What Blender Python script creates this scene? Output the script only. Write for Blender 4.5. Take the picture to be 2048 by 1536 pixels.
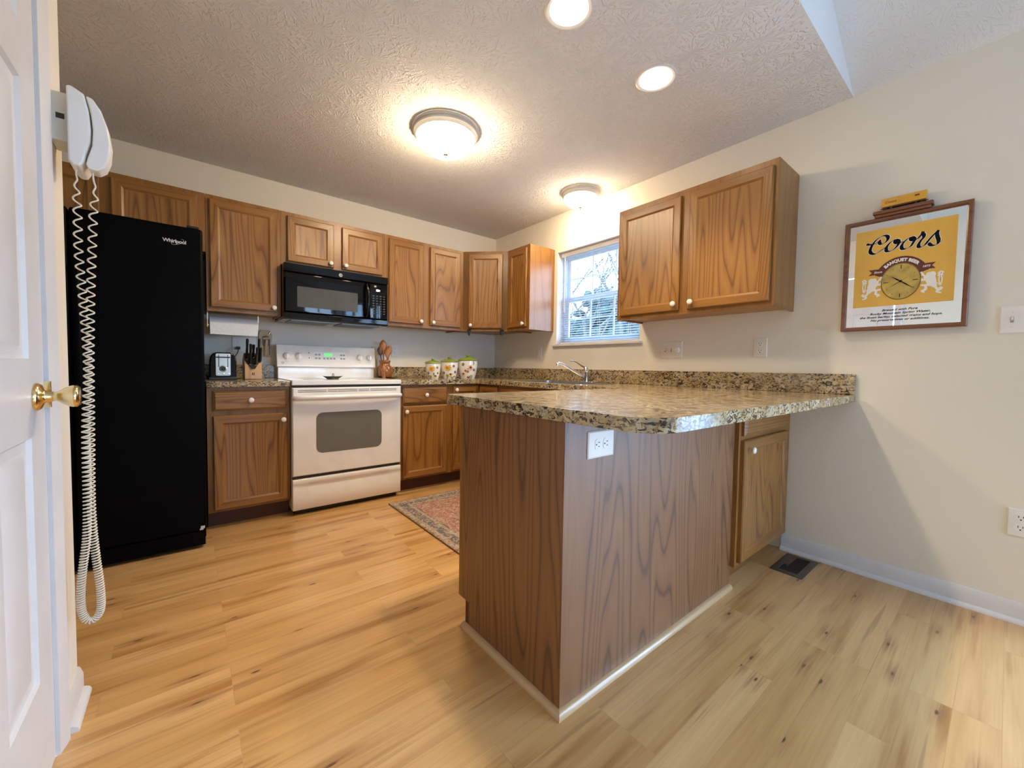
import bpy, bmesh, math, random
from mathutils import Vector, Matrix

random.seed(7)
R = math.radians
SC = bpy.context.scene
COL = SC.collection
for _o in list(bpy.data.objects):
    bpy.data.objects.remove(_o)

# ------------------------------------------------------------------ camera
F_PX = 800.948
cam_d = bpy.data.cameras.new('camera')
cam_d.sensor_fit = 'HORIZONTAL'
cam_d.sensor_width = 36.0
cam_d.lens = 36.0 * F_PX / 2048.0
cam_d.clip_start = 0.02
cam_d.clip_end = 200
cam = bpy.data.objects.new('camera', cam_d)
COL.objects.link(cam)
_r = Vector((0.77856166, -0.62736849, 0.01582781))
_u = Vector((0.01381643, 0.04234997, 0.9990073))
_f = Vector((0.62741601, 0.7775701, -0.04164005))
cam.matrix_world = Matrix(((_r.x, _u.x, -_f.x, -2.67466567), (_r.y, _u.y, -_f.y, -3.63552613),
                           (_r.z, _u.z, -_f.z, 1.02795908), (0, 0, 0, 1)))
SC.camera = cam

# ------------------------------------------------------------------ world, exposure
SKY = 13.0
w = bpy.data.worlds.new('overcast_sky')
SC.world = w
w.use_nodes = True
_nt = w.node_tree
_bg = _nt.nodes['Background']
_tc = _nt.nodes.new('ShaderNodeTexCoord')
_ns = _nt.nodes.new('ShaderNodeTexNoise'); _ns.inputs['Scale'].default_value = 2.2; _ns.inputs['Detail'].default_value = 4
_cr = _nt.nodes.new('ShaderNodeValToRGB')
_cr.color_ramp.elements[0].position = 0.35; _cr.color_ramp.elements[0].color = (0.30, 0.56, 1.0, 1)
_cr.color_ramp.elements[1].position = 0.68; _cr.color_ramp.elements[1].color = (0.56, 0.76, 1.0, 1)
_nt.links.new(_tc.outputs['Generated'], _ns.inputs['Vector'])
_nt.links.new(_ns.outputs['Fac'], _cr.inputs['Fac'])
_nt.links.new(_cr.outputs['Color'], _bg.inputs['Color'])
_bg.inputs['Strength'].default_value = SKY
LAMP_WARM = (1.0, 0.79, 0.52)
DOME_L, DOME_SINK_L, CAN_L = 60.0, 54.0, 30.0
CAN_W = 40.0
SC.view_settings.view_transform = 'Standard'
SC.view_settings.look = 'None'
SC.view_settings.gamma = 1.0
SC.view_settings.use_curve_mapping = False
SC.view_settings.exposure = 0.40
try:
    SC.cycles.use_denoising = True
    SC.cycles.max_bounces = 10
    SC.cycles.diffuse_bounces = 6
    SC.cycles.glossy_bounces = 4
    SC.cycles.transparent_max_bounces = 12
    SC.cycles.sample_clamp_indirect = 6.0
    SC.cycles.caustics_reflective = False
    SC.cycles.caustics_refractive = False
except Exception:
    pass


def portal(name, loc, rot, sx, sy):
    d = bpy.data.lights.new(name, 'AREA')
    d.shape = 'RECTANGLE'; d.size = sx; d.size_y = sy
    d.cycles.is_portal = True
    o = bpy.data.objects.new(name, d); COL.objects.link(o)
    o.location = loc; o.rotation_euler = rot
    return o


# daylight enters through the sliding door, the sink window and the dining room window
portal('daylight_opening', (0.16, -4.80, 1.03), (0, R(90), 0), 2.05, 1.8)
portal('daylight_opening', (0.16, -1.41, 1.67), (0, R(90), 0), 0.86, 0.92)
portal('daylight_opening', (-0.685, -6.78, 1.13), (R(90), 0, 0), 1.13, 1.45)


# ------------------------------------------------------------------ mesh helper
def frameT(o, U, N, Z=(0, 0, 1)):
    o, U, N, Z = Vector(o), Vector(U), Vector(N), Vector(Z)
    return lambda u, d, z: o + U * u + N * d + Z * z


IDENT = lambda x, y, z: Vector((x, y, z))


class MB:
    def __init__(self, T=None):
        self.T = T or IDENT
        self.v, self.f, self.m, self.mi = [], [], [], 0

    def face(self, pts):
        b = len(self.v)
        self.v += [self.T(*p) for p in pts]
        self.f.append(tuple(range(b, b + len(pts)))); self.m.append(self.mi)

    def _add(self, vs, fs):
        b = len(self.v)
        self.v += [self.T(*p) for p in vs]
        for q in fs:
            self.f.append(tuple(b + i for i in q)); self.m.append(self.mi)
        return self

    def box(self, x0, y0, z0, x1, y1, z1):
        vs = [(x, y, z) for z in (z0, z1) for y in (y0, y1) for x in (x0, x1)]
        return self._add(vs, [(0, 2, 3, 1), (4, 5, 7, 6), (0, 1, 5, 4), (2, 6, 7, 3), (0, 4, 6, 2), (1, 3, 7, 5)])

    def prism(self, pts, axis, a, b):
        n = len(pts)
        def P(p, h):
            return {'z': (p[0], p[1], h), 'y': (p[0], h, p[1]), 'x': (h, p[0], p[1])}[axis]
        vs = [P(p, a) for p in pts] + [P(p, b) for p in pts]
        fs = [tuple(range(n)), tuple(range(2 * n - 1, n - 1, -1))]
        fs += [(i, (i + 1) % n, n + (i + 1) % n, n + i) for i in range(n)]
        return self._add(vs, fs)

    def rings(self, rings, cap0=True, cap1=True):
        n = len(rings[0])
        vs = [p for r in rings for p in r]
        fs = []
        for k in range(len(rings) - 1):
            for i in range(n):
                j = (i + 1) % n
                fs.append((k * n + i, k * n + j, (k + 1) * n + j, (k + 1) * n + i))
        if cap0: fs.append(tuple(range(n)))
        if cap1: fs.append(tuple(range((len(rings) - 1) * n, len(rings) * n)))
        return self._add(vs, fs)

    def lathe(self, prof, c=(0, 0, 0), axis='z', seg=32, cap0=True, cap1=True, sx=1, sy=1):
        rs = []
        for r, h in prof:
            ring = []
            for i in range(seg):
                a = 2 * math.pi * i / seg
                p, q = max(r, 1e-5) * math.cos(a) * sx, max(r, 1e-5) * math.sin(a) * sy
                ring.append({'z': (c[0] + p, c[1] + q, c[2] + h), 'y': (c[0] + p, c[1] + h, c[2] + q),
                             'x': (c[0] + h, c[1] + p, c[2] + q)}[axis])
            rs.append(ring)
        return self.rings(rs, cap0, cap1)

    def ell(self, c, r, seg=16, n=8, axis='z'):
        prof = [(math.sin(math.pi * k / n), -math.cos(math.pi * k / n)) for k in range(n + 1)]
        rs = []
        for rr, h in prof:
            rs.append([(c[0] + r[0] * max(rr, 1e-4) * math.cos(2 * math.pi * i / seg),
                        c[1] + r[1] * max(rr, 1e-4) * math.sin(2 * math.pi * i / seg), c[2] + r[2] * h) for i in range(seg)])
        return self.rings(rs)

    def tube(self, pts, rad, seg=10, cap=True):
        pts = [Vector(p) for p in pts]
        n = len(pts)
        rr = rad if isinstance(rad, (list, tuple)) else [rad] * n
        t = [(pts[min(i + 1, n - 1)] - pts[max(i - 1, 0)]).normalized() for i in range(n)]
        ref = Vector((0, 0, 1)) if abs(t[0].z) < 0.9 else Vector((1, 0, 0))
        nn = t[0].cross(ref).normalized()
        rs = []
        for i in range(n):
            nn = (nn - t[i] * nn.dot(t[i]))
            nn = nn.normalized() if nn.length > 1e-6 else t[i].orthogonal().normalized()
            b = t[i].cross(nn)
            rs.append([tuple(pts[i] + (nn * math.cos(2 * math.pi * k / seg) + b * math.sin(2 * math.pi * k / seg)) * rr[i]) for k in range(seg)])
        return self.rings(rs, cap, cap)

    def panel(self, u0, u1, z0, z1, rings, mats=None):
        """concentric rectangle rings (inset, depth): a moulded door face, closed at the back"""
        def rect(i, d): return [(u0 + i, d, z0 + i), (u1 - i, d, z0 + i), (u1 - i, d, z1 - i), (u0 + i, d, z1 - i)]
        rs = [rect(0, 0)] + [rect(i, d) for i, d in rings]
        base = self.mi
        for k in range(len(rs) - 1):
            for i in range(4):
                j = (i + 1) % 4
                if mats: self.mi = mats[1] if i % 2 == 0 else mats[0]
                self._add([rs[k][i], rs[k][j], rs[k + 1][j], rs[k + 1][i]], [(0, 1, 2, 3)])
        self.mi = mats[0] if mats else base
        self._add(rs[-1], [(0, 1, 2, 3)])
        self._add(rs[0], [(3, 2, 1, 0)])
        self.mi = base
        return self

    def build(self, name, mat, parent=None, bevel=0.0, smooth=True, ang=35, seg=2, weld=True):
        o = self.raw(name, mat, parent, weld)
        me = o.data
        if smooth:
            for p in me.polygons: p.use_smooth = True
            me.set_sharp_from_angle(angle=R(ang))
        if bevel:
            md = o.modifiers.new('edge', 'BEVEL'); md.width = bevel; md.segments = seg
            md.limit_method = 'ANGLE'; md.angle_limit = R(40)
        return o

    def raw(self, name, mat, parent, weld=True):
        L = wloc(parent)
        me = bpy.data.meshes.new(name)
        me.from_pydata([tuple(p - L) for p in self.v], [], self.f)
        for mm in (mat if isinstance(mat, (list, tuple)) else [mat]): me.materials.append(mm)
        for p, k in zip(me.polygons, self.m): p.material_index = k
        bm = bmesh.new(); bm.from_mesh(me)
        if weld: bmesh.ops.remove_doubles(bm, verts=bm.verts, dist=1e-6)
        bmesh.ops.recalc_face_normals(bm, faces=bm.faces)
        bm.to_mesh(me); bm.free()
        o = bpy.data.objects.new(name, me); COL.objects.link(o)
        if parent is not None: o.parent = parent
        return o


def wloc(o):
    L = Vector((0, 0, 0))
    while o is not None:
        L += Vector(o.location); o = o.parent
    return L


def tag(o, label=None, cat=None, group=None, kind=None):
    if label: o['label'] = label
    if cat: o['category'] = cat
    if group: o['group'] = group
    if kind: o['kind'] = kind
    return o


def thing(name, loc, label, cat, group=None, kind=None):
    o = bpy.data.objects.new(name, None); COL.objects.link(o)
    o.empty_display_size = 0.05; o.location = loc
    return tag(o, label, cat, group, kind)


def struct(o, label, cat): return tag(o, label, cat, None, 'structure')


def lettering(name, body, size, T, mat, parent, d=0.0005, ext=0.0004, shear=0.0, align='CENTER', space=1.0, warp=None, bold=0.0):
    c = bpy.data.curves.new(name, 'FONT')
    c.body = body; c.size = size; c.shear = shear; c.align_x = align; c.extrude = ext; c.space_character = space; c.offset = bold
    c.resolution_u = 3
    to = bpy.data.objects.new(name + '_curve', c); COL.objects.link(to)
    dg = bpy.context.evaluated_depsgraph_get()
    me = bpy.data.meshes.new_from_object(to.evaluated_get(dg))
    bpy.data.objects.remove(to); bpy.data.curves.remove(c)
    L = wloc(parent)
    for v in me.vertices:
        u, z, e = v.co
        if warp: u, z = warp(u, z)
        v.co = T(u, d + e, z) - L
    me.name = name
    me.materials.clear(); me.materials.append(mat)
    o = bpy.data.objects.new(name, me); COL.objects.link(o); o.parent = parent
    return o


# ------------------------------------------------------------------ materials
class N:
    def __init__(self, name):
        self.m = bpy.data.materials.new(name); self.m.use_nodes = True
        self.t = self.m.node_tree; self.b = self.t.nodes['Principled BSDF']

    def n(self, typ, **kw):
        x = self.t.nodes.new(typ)
        for k, v in kw.items():
            if k in x.inputs: x.inputs[k].default_value = v
            else: setattr(x, k, v)
        return x

    def l(self, a, b): self.t.links.new(a, b)

    def set(self, **kw):
        for k, v in kw.items(): self.b.inputs[k.replace('_', ' ')].default_value = v
        return self

    def mapping(self, scale=(1, 1, 1), src='Object', rnd=0.0, rot=(0, 0, 0)):
        tc = self.n('ShaderNodeTexCoord'); mp = self.n('ShaderNodeMapping')
        mp.inputs['Scale'].default_value = scale; mp.inputs['Rotation'].default_value = rot
        out = tc.outputs[src]
        if rnd:
            oi = self.n('ShaderNodeObjectInfo'); vm = self.n('ShaderNodeVectorMath', operation='MULTIPLY_ADD')
            vm.inputs[1].default_value = (rnd, rnd * 1.7, rnd * 0.6)
            self.l(oi.outputs['Random'], vm.inputs[0]); self.l(out, vm.inputs[2]); out = vm.outputs[0]
        self.l(out, mp.inputs['Vector']); return mp.outputs['Vector']

    def noise(self, vec, scale=5, detail=3, rough=0.5, dist=0.0):
        x = self.n('ShaderNodeTexNoise'); x.inputs['Scale'].default_value = scale; x.inputs['Detail'].default_value = detail
        x.inputs['Roughness'].default_value = rough; x.inputs['Distortion'].default_value = dist
        if vec is not None: self.l(vec, x.inputs['Vector'])
        return x.outputs['Fac']

    def ramp(self, fac, stops, interp='LINEAR'):
        x = self.n('ShaderNodeValToRGB'); e = x.color_ramp.elements; x.color_ramp.interpolation = interp
        while len(e) < len(stops): e.new(0.5)
        for q, (p, c) in zip(e, stops):
            q.position = p; q.color = c if len(c) == 4 else (*c, 1)
        self.l(fac, x.inputs['Fac']); return x.outputs['Color']

    def mix(self, fac, a, b, mode='MIX'):
        x = self.n('ShaderNodeMix', data_type='RGBA', blend_type=mode)
        for s, v in ((0, fac), (6, a), (7, b)):
            if hasattr(v, 'links'): self.l(v, x.inputs[s])
            else: x.inputs[s].default_value = v if s == 0 else ((*v, 1) if len(v) == 3 else v)
        return x.outputs[2]

    def math(self, op, a, b=None):
        x = self.n('ShaderNodeMath', operation=op)
        for i, v in enumerate((a, b)):
            if v is None: continue
            if hasattr(v, 'links'): self.l(v, x.inputs[i])
            else: x.inputs[i].default_value = v
        return x.outputs[0]

    def bump(self, h, strength=0.2, dist=0.01):
        x = self.n('ShaderNodeBump'); x.inputs['Strength'].default_value = strength; x.inputs['Distance'].default_value = dist
        self.l(h, x.inputs['Height']); self.l(x.outputs['Normal'], self.b.inputs['Normal'])


def plain(name, col, rough=0.5, metal=0.0, spec=0.5, coat=0.0, var=0.04, nscale=8):
    """a plain finish with slight mottling"""
    q = N(name); q.set(Roughness=rough, Metallic=metal)
    q.b.inputs['Specular IOR Level'].default_value = spec
    q.b.inputs['Coat Weight'].default_value = coat
    f = q.noise(q.mapping(), nscale, 3)
    q.l(q.ramp(f, [(0.3, tuple(c * (1 - var) for c in col)), (0.7, tuple(min(1, c * (1 + var)) for c in col))]), q.b.inputs['Base Color'])
    return q.m


def glow(name, col, strength):
    q = N(name); q.set(Base_Color=(*col, 1), Emission_Color=(*col, 1), Emission_Strength=strength, Roughness=0.4)
    return q.m


def oak(name, axis, light, mid, dark, rough=0.36, arcs=21.0, fine=1.0, coat=0.06):
    q = N(name); q.set(Roughness=rough); q.b.inputs['Coat Weight'].default_value = coat; q.b.inputs['Coat Roughness'].default_value = 0.22
    st = {'x': (0.55, 7, 7), 'y': (7, 0.55, 7), 'z': (7, 7, 0.55)}[axis]
    s2 = {'x': (4, 260, 260), 'y': (260, 4, 260), 'z': (260, 260, 4)}[axis]
    v = q.mapping(st, rnd=9.0)
    n1 = q.noise(v, 0.75, 1.5, 0.45)
    rings = q.math('FRACT', q.math('MULTIPLY', n1, arcs))
    c1 = q.ramp(rings, [(0.0, dark), (0.10, mid), (0.45, light), (0.85, mid), (1.0, dark)])
    n2 = q.noise(q.mapping(s2, rnd=5.0), 1.0, 2, 0.6)
    pores = q.ramp(n2, [(0.30, (0.62, 0.58, 0.54)), (0.52, (1, 1, 1))])
    c2 = q.mix(0.55 * fine, c1, pores, 'MULTIPLY')
    n3 = q.noise(q.mapping((1.5, 1.5, 1.5), rnd=3.0), 1.2, 2)
    c3 = q.mix(0.5, c2, q.ramp(n3, [(0.3, (0.82, 0.80, 0.78)), (0.7, (1.1, 1.1, 1.1))]), 'MULTIPLY')
    q.l(c3, q.b.inputs['Base Color'])
    q.bump(n2, 0.06, 0.002)
    return q.m


def granite(name):
    q = N(name); q.set(Roughness=0.13); q.b.inputs['Coat Weight'].default_value = 0.0
    v = q.mapping((1, 1, 1))
    base = q.ramp(q.noise(v, 14, 4, 0.6, 0.6), [(0.30, (0.24, 0.165, 0.075)), (0.5, (0.44, 0.33, 0.17)), (0.72, (0.62, 0.52, 0.34))])
    gray = q.ramp(q.noise(v, 26, 3, 0.6), [(0.52, (0, 0, 0)), (0.62, (1, 1, 1))])
    c = q.mix(q.math('MULTIPLY', gray, 0.55), base, (0.42, 0.38, 0.34))
    vd = q.mapping((0.8, 0.8, 1.5), rot=(0.45, 0.45, 0.0))
    dk = q.ramp(q.noise(vd, 52, 5, 0.62, 1.2), [(0.515, (0, 0, 0)), (0.555, (1, 1, 1))])
    big = q.ramp(q.noise(v, 9, 2), [(0.32, (0.55, 0.55, 0.55)), (0.5, (1, 1, 1))])
    c = q.mix(q.math('MULTIPLY', dk, big), c, (0.035, 0.022, 0.014))
    br = q.ramp(q.noise(v, 85, 3, 0.6, 0.5), [(0.56, (0, 0, 0)), (0.62, (1, 1, 1))])
    c = q.mix(q.math('MULTIPLY', br, 0.8), c, (0.13, 0.075, 0.04))
    q.l(c, q.b.inputs['Base Color'])
    return q.m


def floor_mat():
    q = N('pine_laminate'); q.set(Roughness=0.28); q.b.inputs['Coat Weight'].default_value = 0.35; q.b.inputs['Coat Roughness'].default_value = 0.25
    v = q.mapping((1, 1, 1))
    br = q.n('ShaderNodeTexBrick'); br.offset = 0.37; br.offset_frequency = 3; br.squash = 1.0
    for k, val in (('Scale', 1.0), ('Mortar Size', 0.0009), ('Mortar Smooth', 0.3), ('Bias', 0.0), ('Brick Width', 0.86), ('Row Height', 0.0965)):
        br.inputs[k].default_value = val
    br.inputs['Color1'].default_value = (0.0, 0.0, 0.0, 1); br.inputs['Color2'].default_value = (1, 1, 1, 1); br.inputs['Mortar'].default_value = (0.5, 0.5, 0.5, 1)
    q.l(v, br.inputs['Vector'])
    # strip of three staves in each plank shifts the grain
    va = q.n('ShaderNodeVectorMath', operation='MULTIPLY_ADD'); va.inputs[1].default_value = (3.1, 7.7, 1.3)
    q.l(br.outputs['Color'], va.inputs[0]); q.l(v, va.inputs[2])
    pv = va.outputs[0]
    def mp(vec, s):
        m_ = q.n('ShaderNodeMapping'); m_.inputs['Scale'].default_value = s; q.l(vec, m_.inputs['Vector']); return m_.outputs['Vector']
    tone = q.ramp(br.outputs['Color'], [(0.0, (0.53, 0.310, 0.118)), (0.5, (0.585, 0.350, 0.142)), (1.0, (0.635, 0.395, 0.175))])
    g1 = q.noise(mp(pv, (0.7, 9, 1)), 1.6, 3, 0.55)
    gr = q.ramp(g1, [(0.30, (0.62, 0.48, 0.33)), (0.44, (0.93, 0.90, 0.85)), (0.68, (1.08, 1.08, 1.08))])
    c = q.mix(0.95, tone, gr, 'MULTIPLY')
    g2 = q.noise(mp(pv, (3, 120, 1)), 1.0, 3, 0.6)
    c = q.mix(0.35, c, q.ramp(g2, [(0.3, (0.78, 0.72, 0.62)), (0.6, (1.05, 1.05, 1.05))]), 'MULTIPLY')
    # knots with a dark heart and a reddish halo drawn out along the grain
    wv = q.n('ShaderNodeTexVoronoi'); wv.voronoi_dimensions = '2D'; wv.inputs['Scale'].default_value = 1.0; wv.inputs['Randomness'].default_value = 0.95
    q.l(mp(pv, (2.0, 6.4, 1)), wv.inputs['Vector'])
    d = wv.outputs['Distance']
    pick = q.ramp(q.noise(mp(pv, (0.9, 2.1, 1)), 1.0, 1), [(0.40, (0, 0, 0)), (0.48, (1, 1, 1))])
    halo = q.math('MULTIPLY', q.ramp(d, [(0.02, (1, 1, 1)), (0.20, (0, 0, 0))]), pick)
    c = q.mix(q.math('MULTIPLY', halo, 0.35), c, (0.34, 0.15, 0.055))
    wob = q.math('ADD', d, q.math('MULTIPLY', q.noise(mp(pv, (20, 20, 1)), 1.0, 2), 0.03))
    knot = q.math('MULTIPLY', q.ramp(wob, [(0.030, (1, 1, 1)), (0.050, (0, 0, 0))]), pick)
    c = q.mix(q.math('MULTIPLY', knot, 0.9), c, (0.085, 0.032, 0.018))
    c = q.mix(q.math('MULTIPLY', q.math('MULTIPLY', halo, q.ramp(g2, [(0.42, (1, 1, 1)), (0.55, (0, 0, 0))])), 0.6), c, (0.20, 0.085, 0.035))
    # resin streaks
    s1 = q.ramp(q.noise(mp(pv, (1.1, 26, 1)), 1.3, 2, 0.5), [(0.66, (0, 0, 0)), (0.72, (1, 1, 1))])
    c = q.mix(q.math('MULTIPLY', s1, 0.55), c, (0.30, 0.15, 0.06))
    s2 = q.ramp(q.noise(mp(pv, (1.6, 52, 1)), 1.2, 3, 0.55), [(0.60, (0, 0, 0)), (0.70, (1, 1, 1))])
    c = q.mix(q.math('MULTIPLY', s2, 0.40), c, (0.33, 0.18, 0.075))
    seam = q.math('MULTIPLY', br.outputs['Fac'], 0.22)
    c = q.mix(seam, c, (0.22, 0.13, 0.07))
    q.l(c, q.b.inputs['Base Color'])
    q.bump(g2, 0.04, 0.002)
    return q.m


def ceiling_mat(name='stomped_drywall', strength=0.65):
    q = N(name); q.set(Roughness=0.95); q.b.inputs['Specular IOR Level'].default_value = 0.2
    q.b.inputs['Base Color'].default_value = (0.755, 0.745, 0.735, 1)
    v = q.mapping((1, 1, 1))
    vo = q.n('ShaderNodeTexVoronoi'); vo.voronoi_dimensions = '2D'; vo.inputs['Scale'].default_value = 7.0
    q.l(v, vo.inputs['Vector'])
    sc = q.n('ShaderNodeVectorMath', operation='SCALE'); sc.inputs['Scale'].default_value = 7.0
    q.l(v, sc.inputs[0])
    sp = q.n('ShaderNodeVectorMath', operation='SCALE'); sp.inputs['Scale'].default_value = 7.0
    q.l(vo.outputs['Position'], sp.inputs[0])
    rel = q.n('ShaderNodeVectorMath', operation='SUBTRACT'); q.l(sc.outputs[0], rel.inputs[0]); q.l(sp.outputs[0], rel.inputs[1])
    sx = q.n('ShaderNodeSeparateXYZ'); q.l(rel.outputs[0], sx.inputs[0])
    ang = q.math('ARCTAN2', sx.outputs[0], sx.outputs[1])
    cx = q.n('ShaderNodeCombineXYZ'); q.l(q.math('MULTIPLY', ang, 3.6), cx.inputs[0]); q.l(q.math('MULTIPLY', vo.outputs['Distance'], 3.2), cx.inputs[1])
    q.l(vo.outputs['Color'], cx.inputs[2])
    f = q.noise(cx.outputs[0], 1.6, 2, 0.5)
    h = q.ramp(f, [(0.50, (0, 0, 0)), (0.60, (1, 1, 1))])
    f2 = q.noise(v, 130, 2)
    hh = q.math('ADD', h, q.math('MULTIPLY', f2, 0.25))
    q.bump(hh, strength, 0.006)
    return q.m


def wall_mat(name, col):
    q = N(name); q.set(Roughness=0.85); q.b.inputs['Specular IOR Level'].default_value = 0.25
    v = q.mapping((1, 1, 1))
    f = q.noise(v, 1.5, 3)
    q.l(q.ramp(f, [(0.3, tuple(c * 0.985 for c in col)), (0.7, tuple(min(1, c * 1.01) for c in col))]), q.b.inputs['Base Color'])
    q.bump(q.noise(v, 220, 2), 0.08, 0.002)
    return q.m


def glass_mat(name, tint=(1, 1, 1)):
    """thin pane: mostly clear, with a mirror-like sheen"""
    q = N(name)
    tr = q.n('ShaderNodeBsdfTransparent'); tr.inputs['Color'].default_value = (*tint, 1)
    gl = q.n('ShaderNodeBsdfGlossy'); gl.inputs['Roughness'].default_value = 0.02
    lw = q.n('ShaderNodeLayerWeight'); lw.inputs['Blend'].default_value = 0.5
    fr = q.math('ADD', 0.03, q.math('MULTIPLY', q.math('POWER', lw.outputs['Facing'], 5.0), 0.9))
    mx = q.n('ShaderNodeMixShader')
    q.l(fr, mx.inputs[0]); q.l(tr.outputs[0], mx.inputs[1]); q.l(gl.outputs[0], mx.inputs[2])
    q.l(mx.outputs[0], q.t.nodes['Material Output'].inputs['Surface'])
    return q.m


def rug_mat(hx, hy):
    q = N('faded_persian_pile'); q.set(Roughness=0.95); q.b.inputs['Specular IOR Level'].default_value = 0.1
    tc = q.n('ShaderNodeTexCoord'); sx = q.n('ShaderNodeSeparateXYZ'); q.l(tc.outputs['Object'], sx.inputs[0])
    ex = q.math('SUBTRACT', hx, q.math('ABSOLUTE', sx.outputs[0])); ey = q.math('SUBTRACT', hy, q.math('ABSOLUTE', sx.outputs[1]))
    e = q.math('MINIMUM', ex, ey)
    es = q.math('MULTIPLY', e, 3.0)
    red, tan, dk, pale = (0.36, 0.15, 0.11), (0.36, 0.27, 0.19), (0.13, 0.115, 0.12), (0.47, 0.38, 0.30)
    band = q.ramp(es, [(0.0, (0.2, 0.14, 0.09)), (0.04, tan), (0.13, dk), (0.30, tan), (0.36, dk), (0.40, red)], 'CONSTANT')
    v = q.mapping((1, 1, 1))
    mot = q.noise(v, 34, 4, 0.65, 1.5)
    c = q.mix(q.ramp(mot, [(0.46, (0, 0, 0)), (0.56, (0.75, 0.75, 0.75))]), band, pale)
    mot2 = q.noise(v, 52, 3, 0.6, 1.0)
    c = q.mix(q.ramp(mot2, [(0.54, (0, 0, 0)), (0.62, (0.8, 0.8, 0.8))]), c, dk)
    q.l(c, q.b.inputs['Base Color'])
    q.bump(q.noise(v, 600, 2), 0.4, 0.003)
    return q.m


M = {}
_oL, _oM, _oD = (0.325, 0.155, 0.036), (0.268, 0.116, 0.023), (0.150, 0.055, 0.010)
for ax in 'xyz':
    M['oak_' + ax] = oak('honey_oak_' + ax, ax, _oL, _oM, _oD)
    M['oakplain_' + ax] = oak('plain_honey_oak_' + ax, ax, (0.295, 0.133, 0.029), (0.268, 0.117, 0.024), (0.212, 0.086, 0.016), arcs=7)
M['laminate'] = oak('oak_print_laminate', 'z', (0.235, 0.100, 0.030), (0.195, 0.078, 0.021), (0.095, 0.034, 0.009), rough=0.42, arcs=19, fine=0.8, coat=0.35)
M['laminate'].node_tree.nodes['Principled BSDF'].inputs['Specular IOR Level'].default_value = 0.55
M['laminate'].node_tree.nodes['Principled BSDF'].inputs['Coat Roughness'].default_value = 0.40
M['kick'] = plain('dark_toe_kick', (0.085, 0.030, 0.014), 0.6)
M['cabin'] = plain('cabinet_underside', (0.42, 0.24, 0.11), 0.6)
M['granite'] = granite('speckled_granite')
M['floor'] = floor_mat()
M['ceil'] = ceiling_mat()
M['ceil2'] = ceiling_mat('sprayed_drywall', 0.25)
M['wall'] = wall_mat('cream_paint', (0.775, 0.73, 0.64))
M['trim'] = plain('white_trim_paint', (0.665, 0.655, 0.66), 0.35)
M['shoe'] = plain('light_oak_shoe_moulding', (0.50, 0.33, 0.17), 0.25, coat=0.3)
M['white'] = plain('white_enamel', (0.82, 0.79, 0.74), 0.16, coat=0.3)
M['whitepl'] = plain('white_plastic', (0.80, 0.78, 0.75), 0.35)
M['plate'] = plain('ivory_wall_plate', (0.77, 0.73, 0.66), 0.4)
M['slot'] = plain('dark_slot', (0.05, 0.04, 0.035), 0.7)
M['ceramic'] = plain('white_ceramic', (0.84, 0.80, 0.72), 0.12, coat=0.5)
M['black'] = plain('gloss_black_enamel', (0.0025, 0.0025, 0.0032), 0.05, spec=0.32)
M['blackfr'] = plain('textured_black_door', (0.0016, 0.0016, 0.0019), 0.5, spec=0.06)
M['blackpl'] = plain('black_plastic', (0.010, 0.010, 0.011), 0.35)
M['grayglass'] = plain('screened_oven_glass', (0.16, 0.155, 0.13), 0.10)
M['micglass'] = plain('screened_microwave_glass', (0.075, 0.075, 0.07), 0.12)
M['chrome'] = plain('chrome', (0.82, 0.82, 0.82), 0.08, metal=1.0)
M['steel'] = plain('brushed_steel', (0.62, 0.60, 0.57), 0.26, metal=1.0)
M['greymetal'] = plain('grey_grille', (0.20, 0.20, 0.20), 0.4, metal=0.6)
M['blackbtn'] = plain('dim_button', (0.035, 0.035, 0.04), 0.4)
M['brass'] = plain('polished_brass', (0.83, 0.66, 0.34), 0.14, metal=1.0)
M['silverink'] = plain('silver_ink', (0.62, 0.62, 0.62), 0.35)
M['greyink'] = plain('grey_ink', (0.33, 0.32, 0.30), 0.5)
M['blackink'] = plain('black_ink', (0.008, 0.007, 0.014), 0.7, spec=0.08)
M['whiteink'] = plain('white_ink', (0.86, 0.84, 0.80), 0.4)
M['walnut_y'] = oak('reddish_walnut_frame', 'y', (0.22, 0.085, 0.035), (0.19, 0.070, 0.028), (0.13, 0.045, 0.018), arcs=8)
M['mirror'] = plain('mirror_silver', (0.90, 0.91, 0.90), 0.015, metal=1.0, var=0.0)
M['gold'] = plain('gold_yellow_print', (0.76, 0.45, 0.075), 0.35)
M['maroon'] = plain('maroon_print', (0.13, 0.022, 0.016), 0.4)
M['dial'] = plain('antique_gold_dial', (0.50, 0.36, 0.085), 0.4, var=0.25, nscale=25)
M['dialrim'] = plain('bronze_rim', (0.24, 0.16, 0.045), 0.35, metal=0.5)
M['boxcar'] = plain('boxcar_yellow', (0.66, 0.34, 0.03), 0.4)
M['green_lcd'] = glow('green_lcd', (0.16, 0.75, 0.22), 0.55)
M['white_lcd'] = glow('white_led_digits', (0.9, 0.95, 1.0), 1.3)
M['domeglass'] = glow('lit_frosted_bowl', LAMP_WARM, DOME_L)
M['domeglass2'] = glow('lit_frosted_bowl_sink', LAMP_WARM, DOME_SINK_L)
M['canbulb'] = glow('lit_reflector_bulb', (1.0, 0.80, 0.54), CAN_L)
M['lampmetal'] = plain('pewter_paint', (0.58, 0.56, 0.53), 0.35)
M['finial'] = plain('dark_nickel', (0.10, 0.09, 0.08), 0.4)
M['glass'] = glass_mat('window_pane_glass')
M['vinyl'] = plain('white_vinyl', (0.80, 0.81, 0.82), 0.35)
M['blind'] = plain('white_blind_rail', (0.78, 0.80, 0.84), 0.4)
_q = N('translucent_blind_slat'); _q.set(Roughness=0.45, Base_Color=(0.74, 0.78, 0.84, 1))
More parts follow.
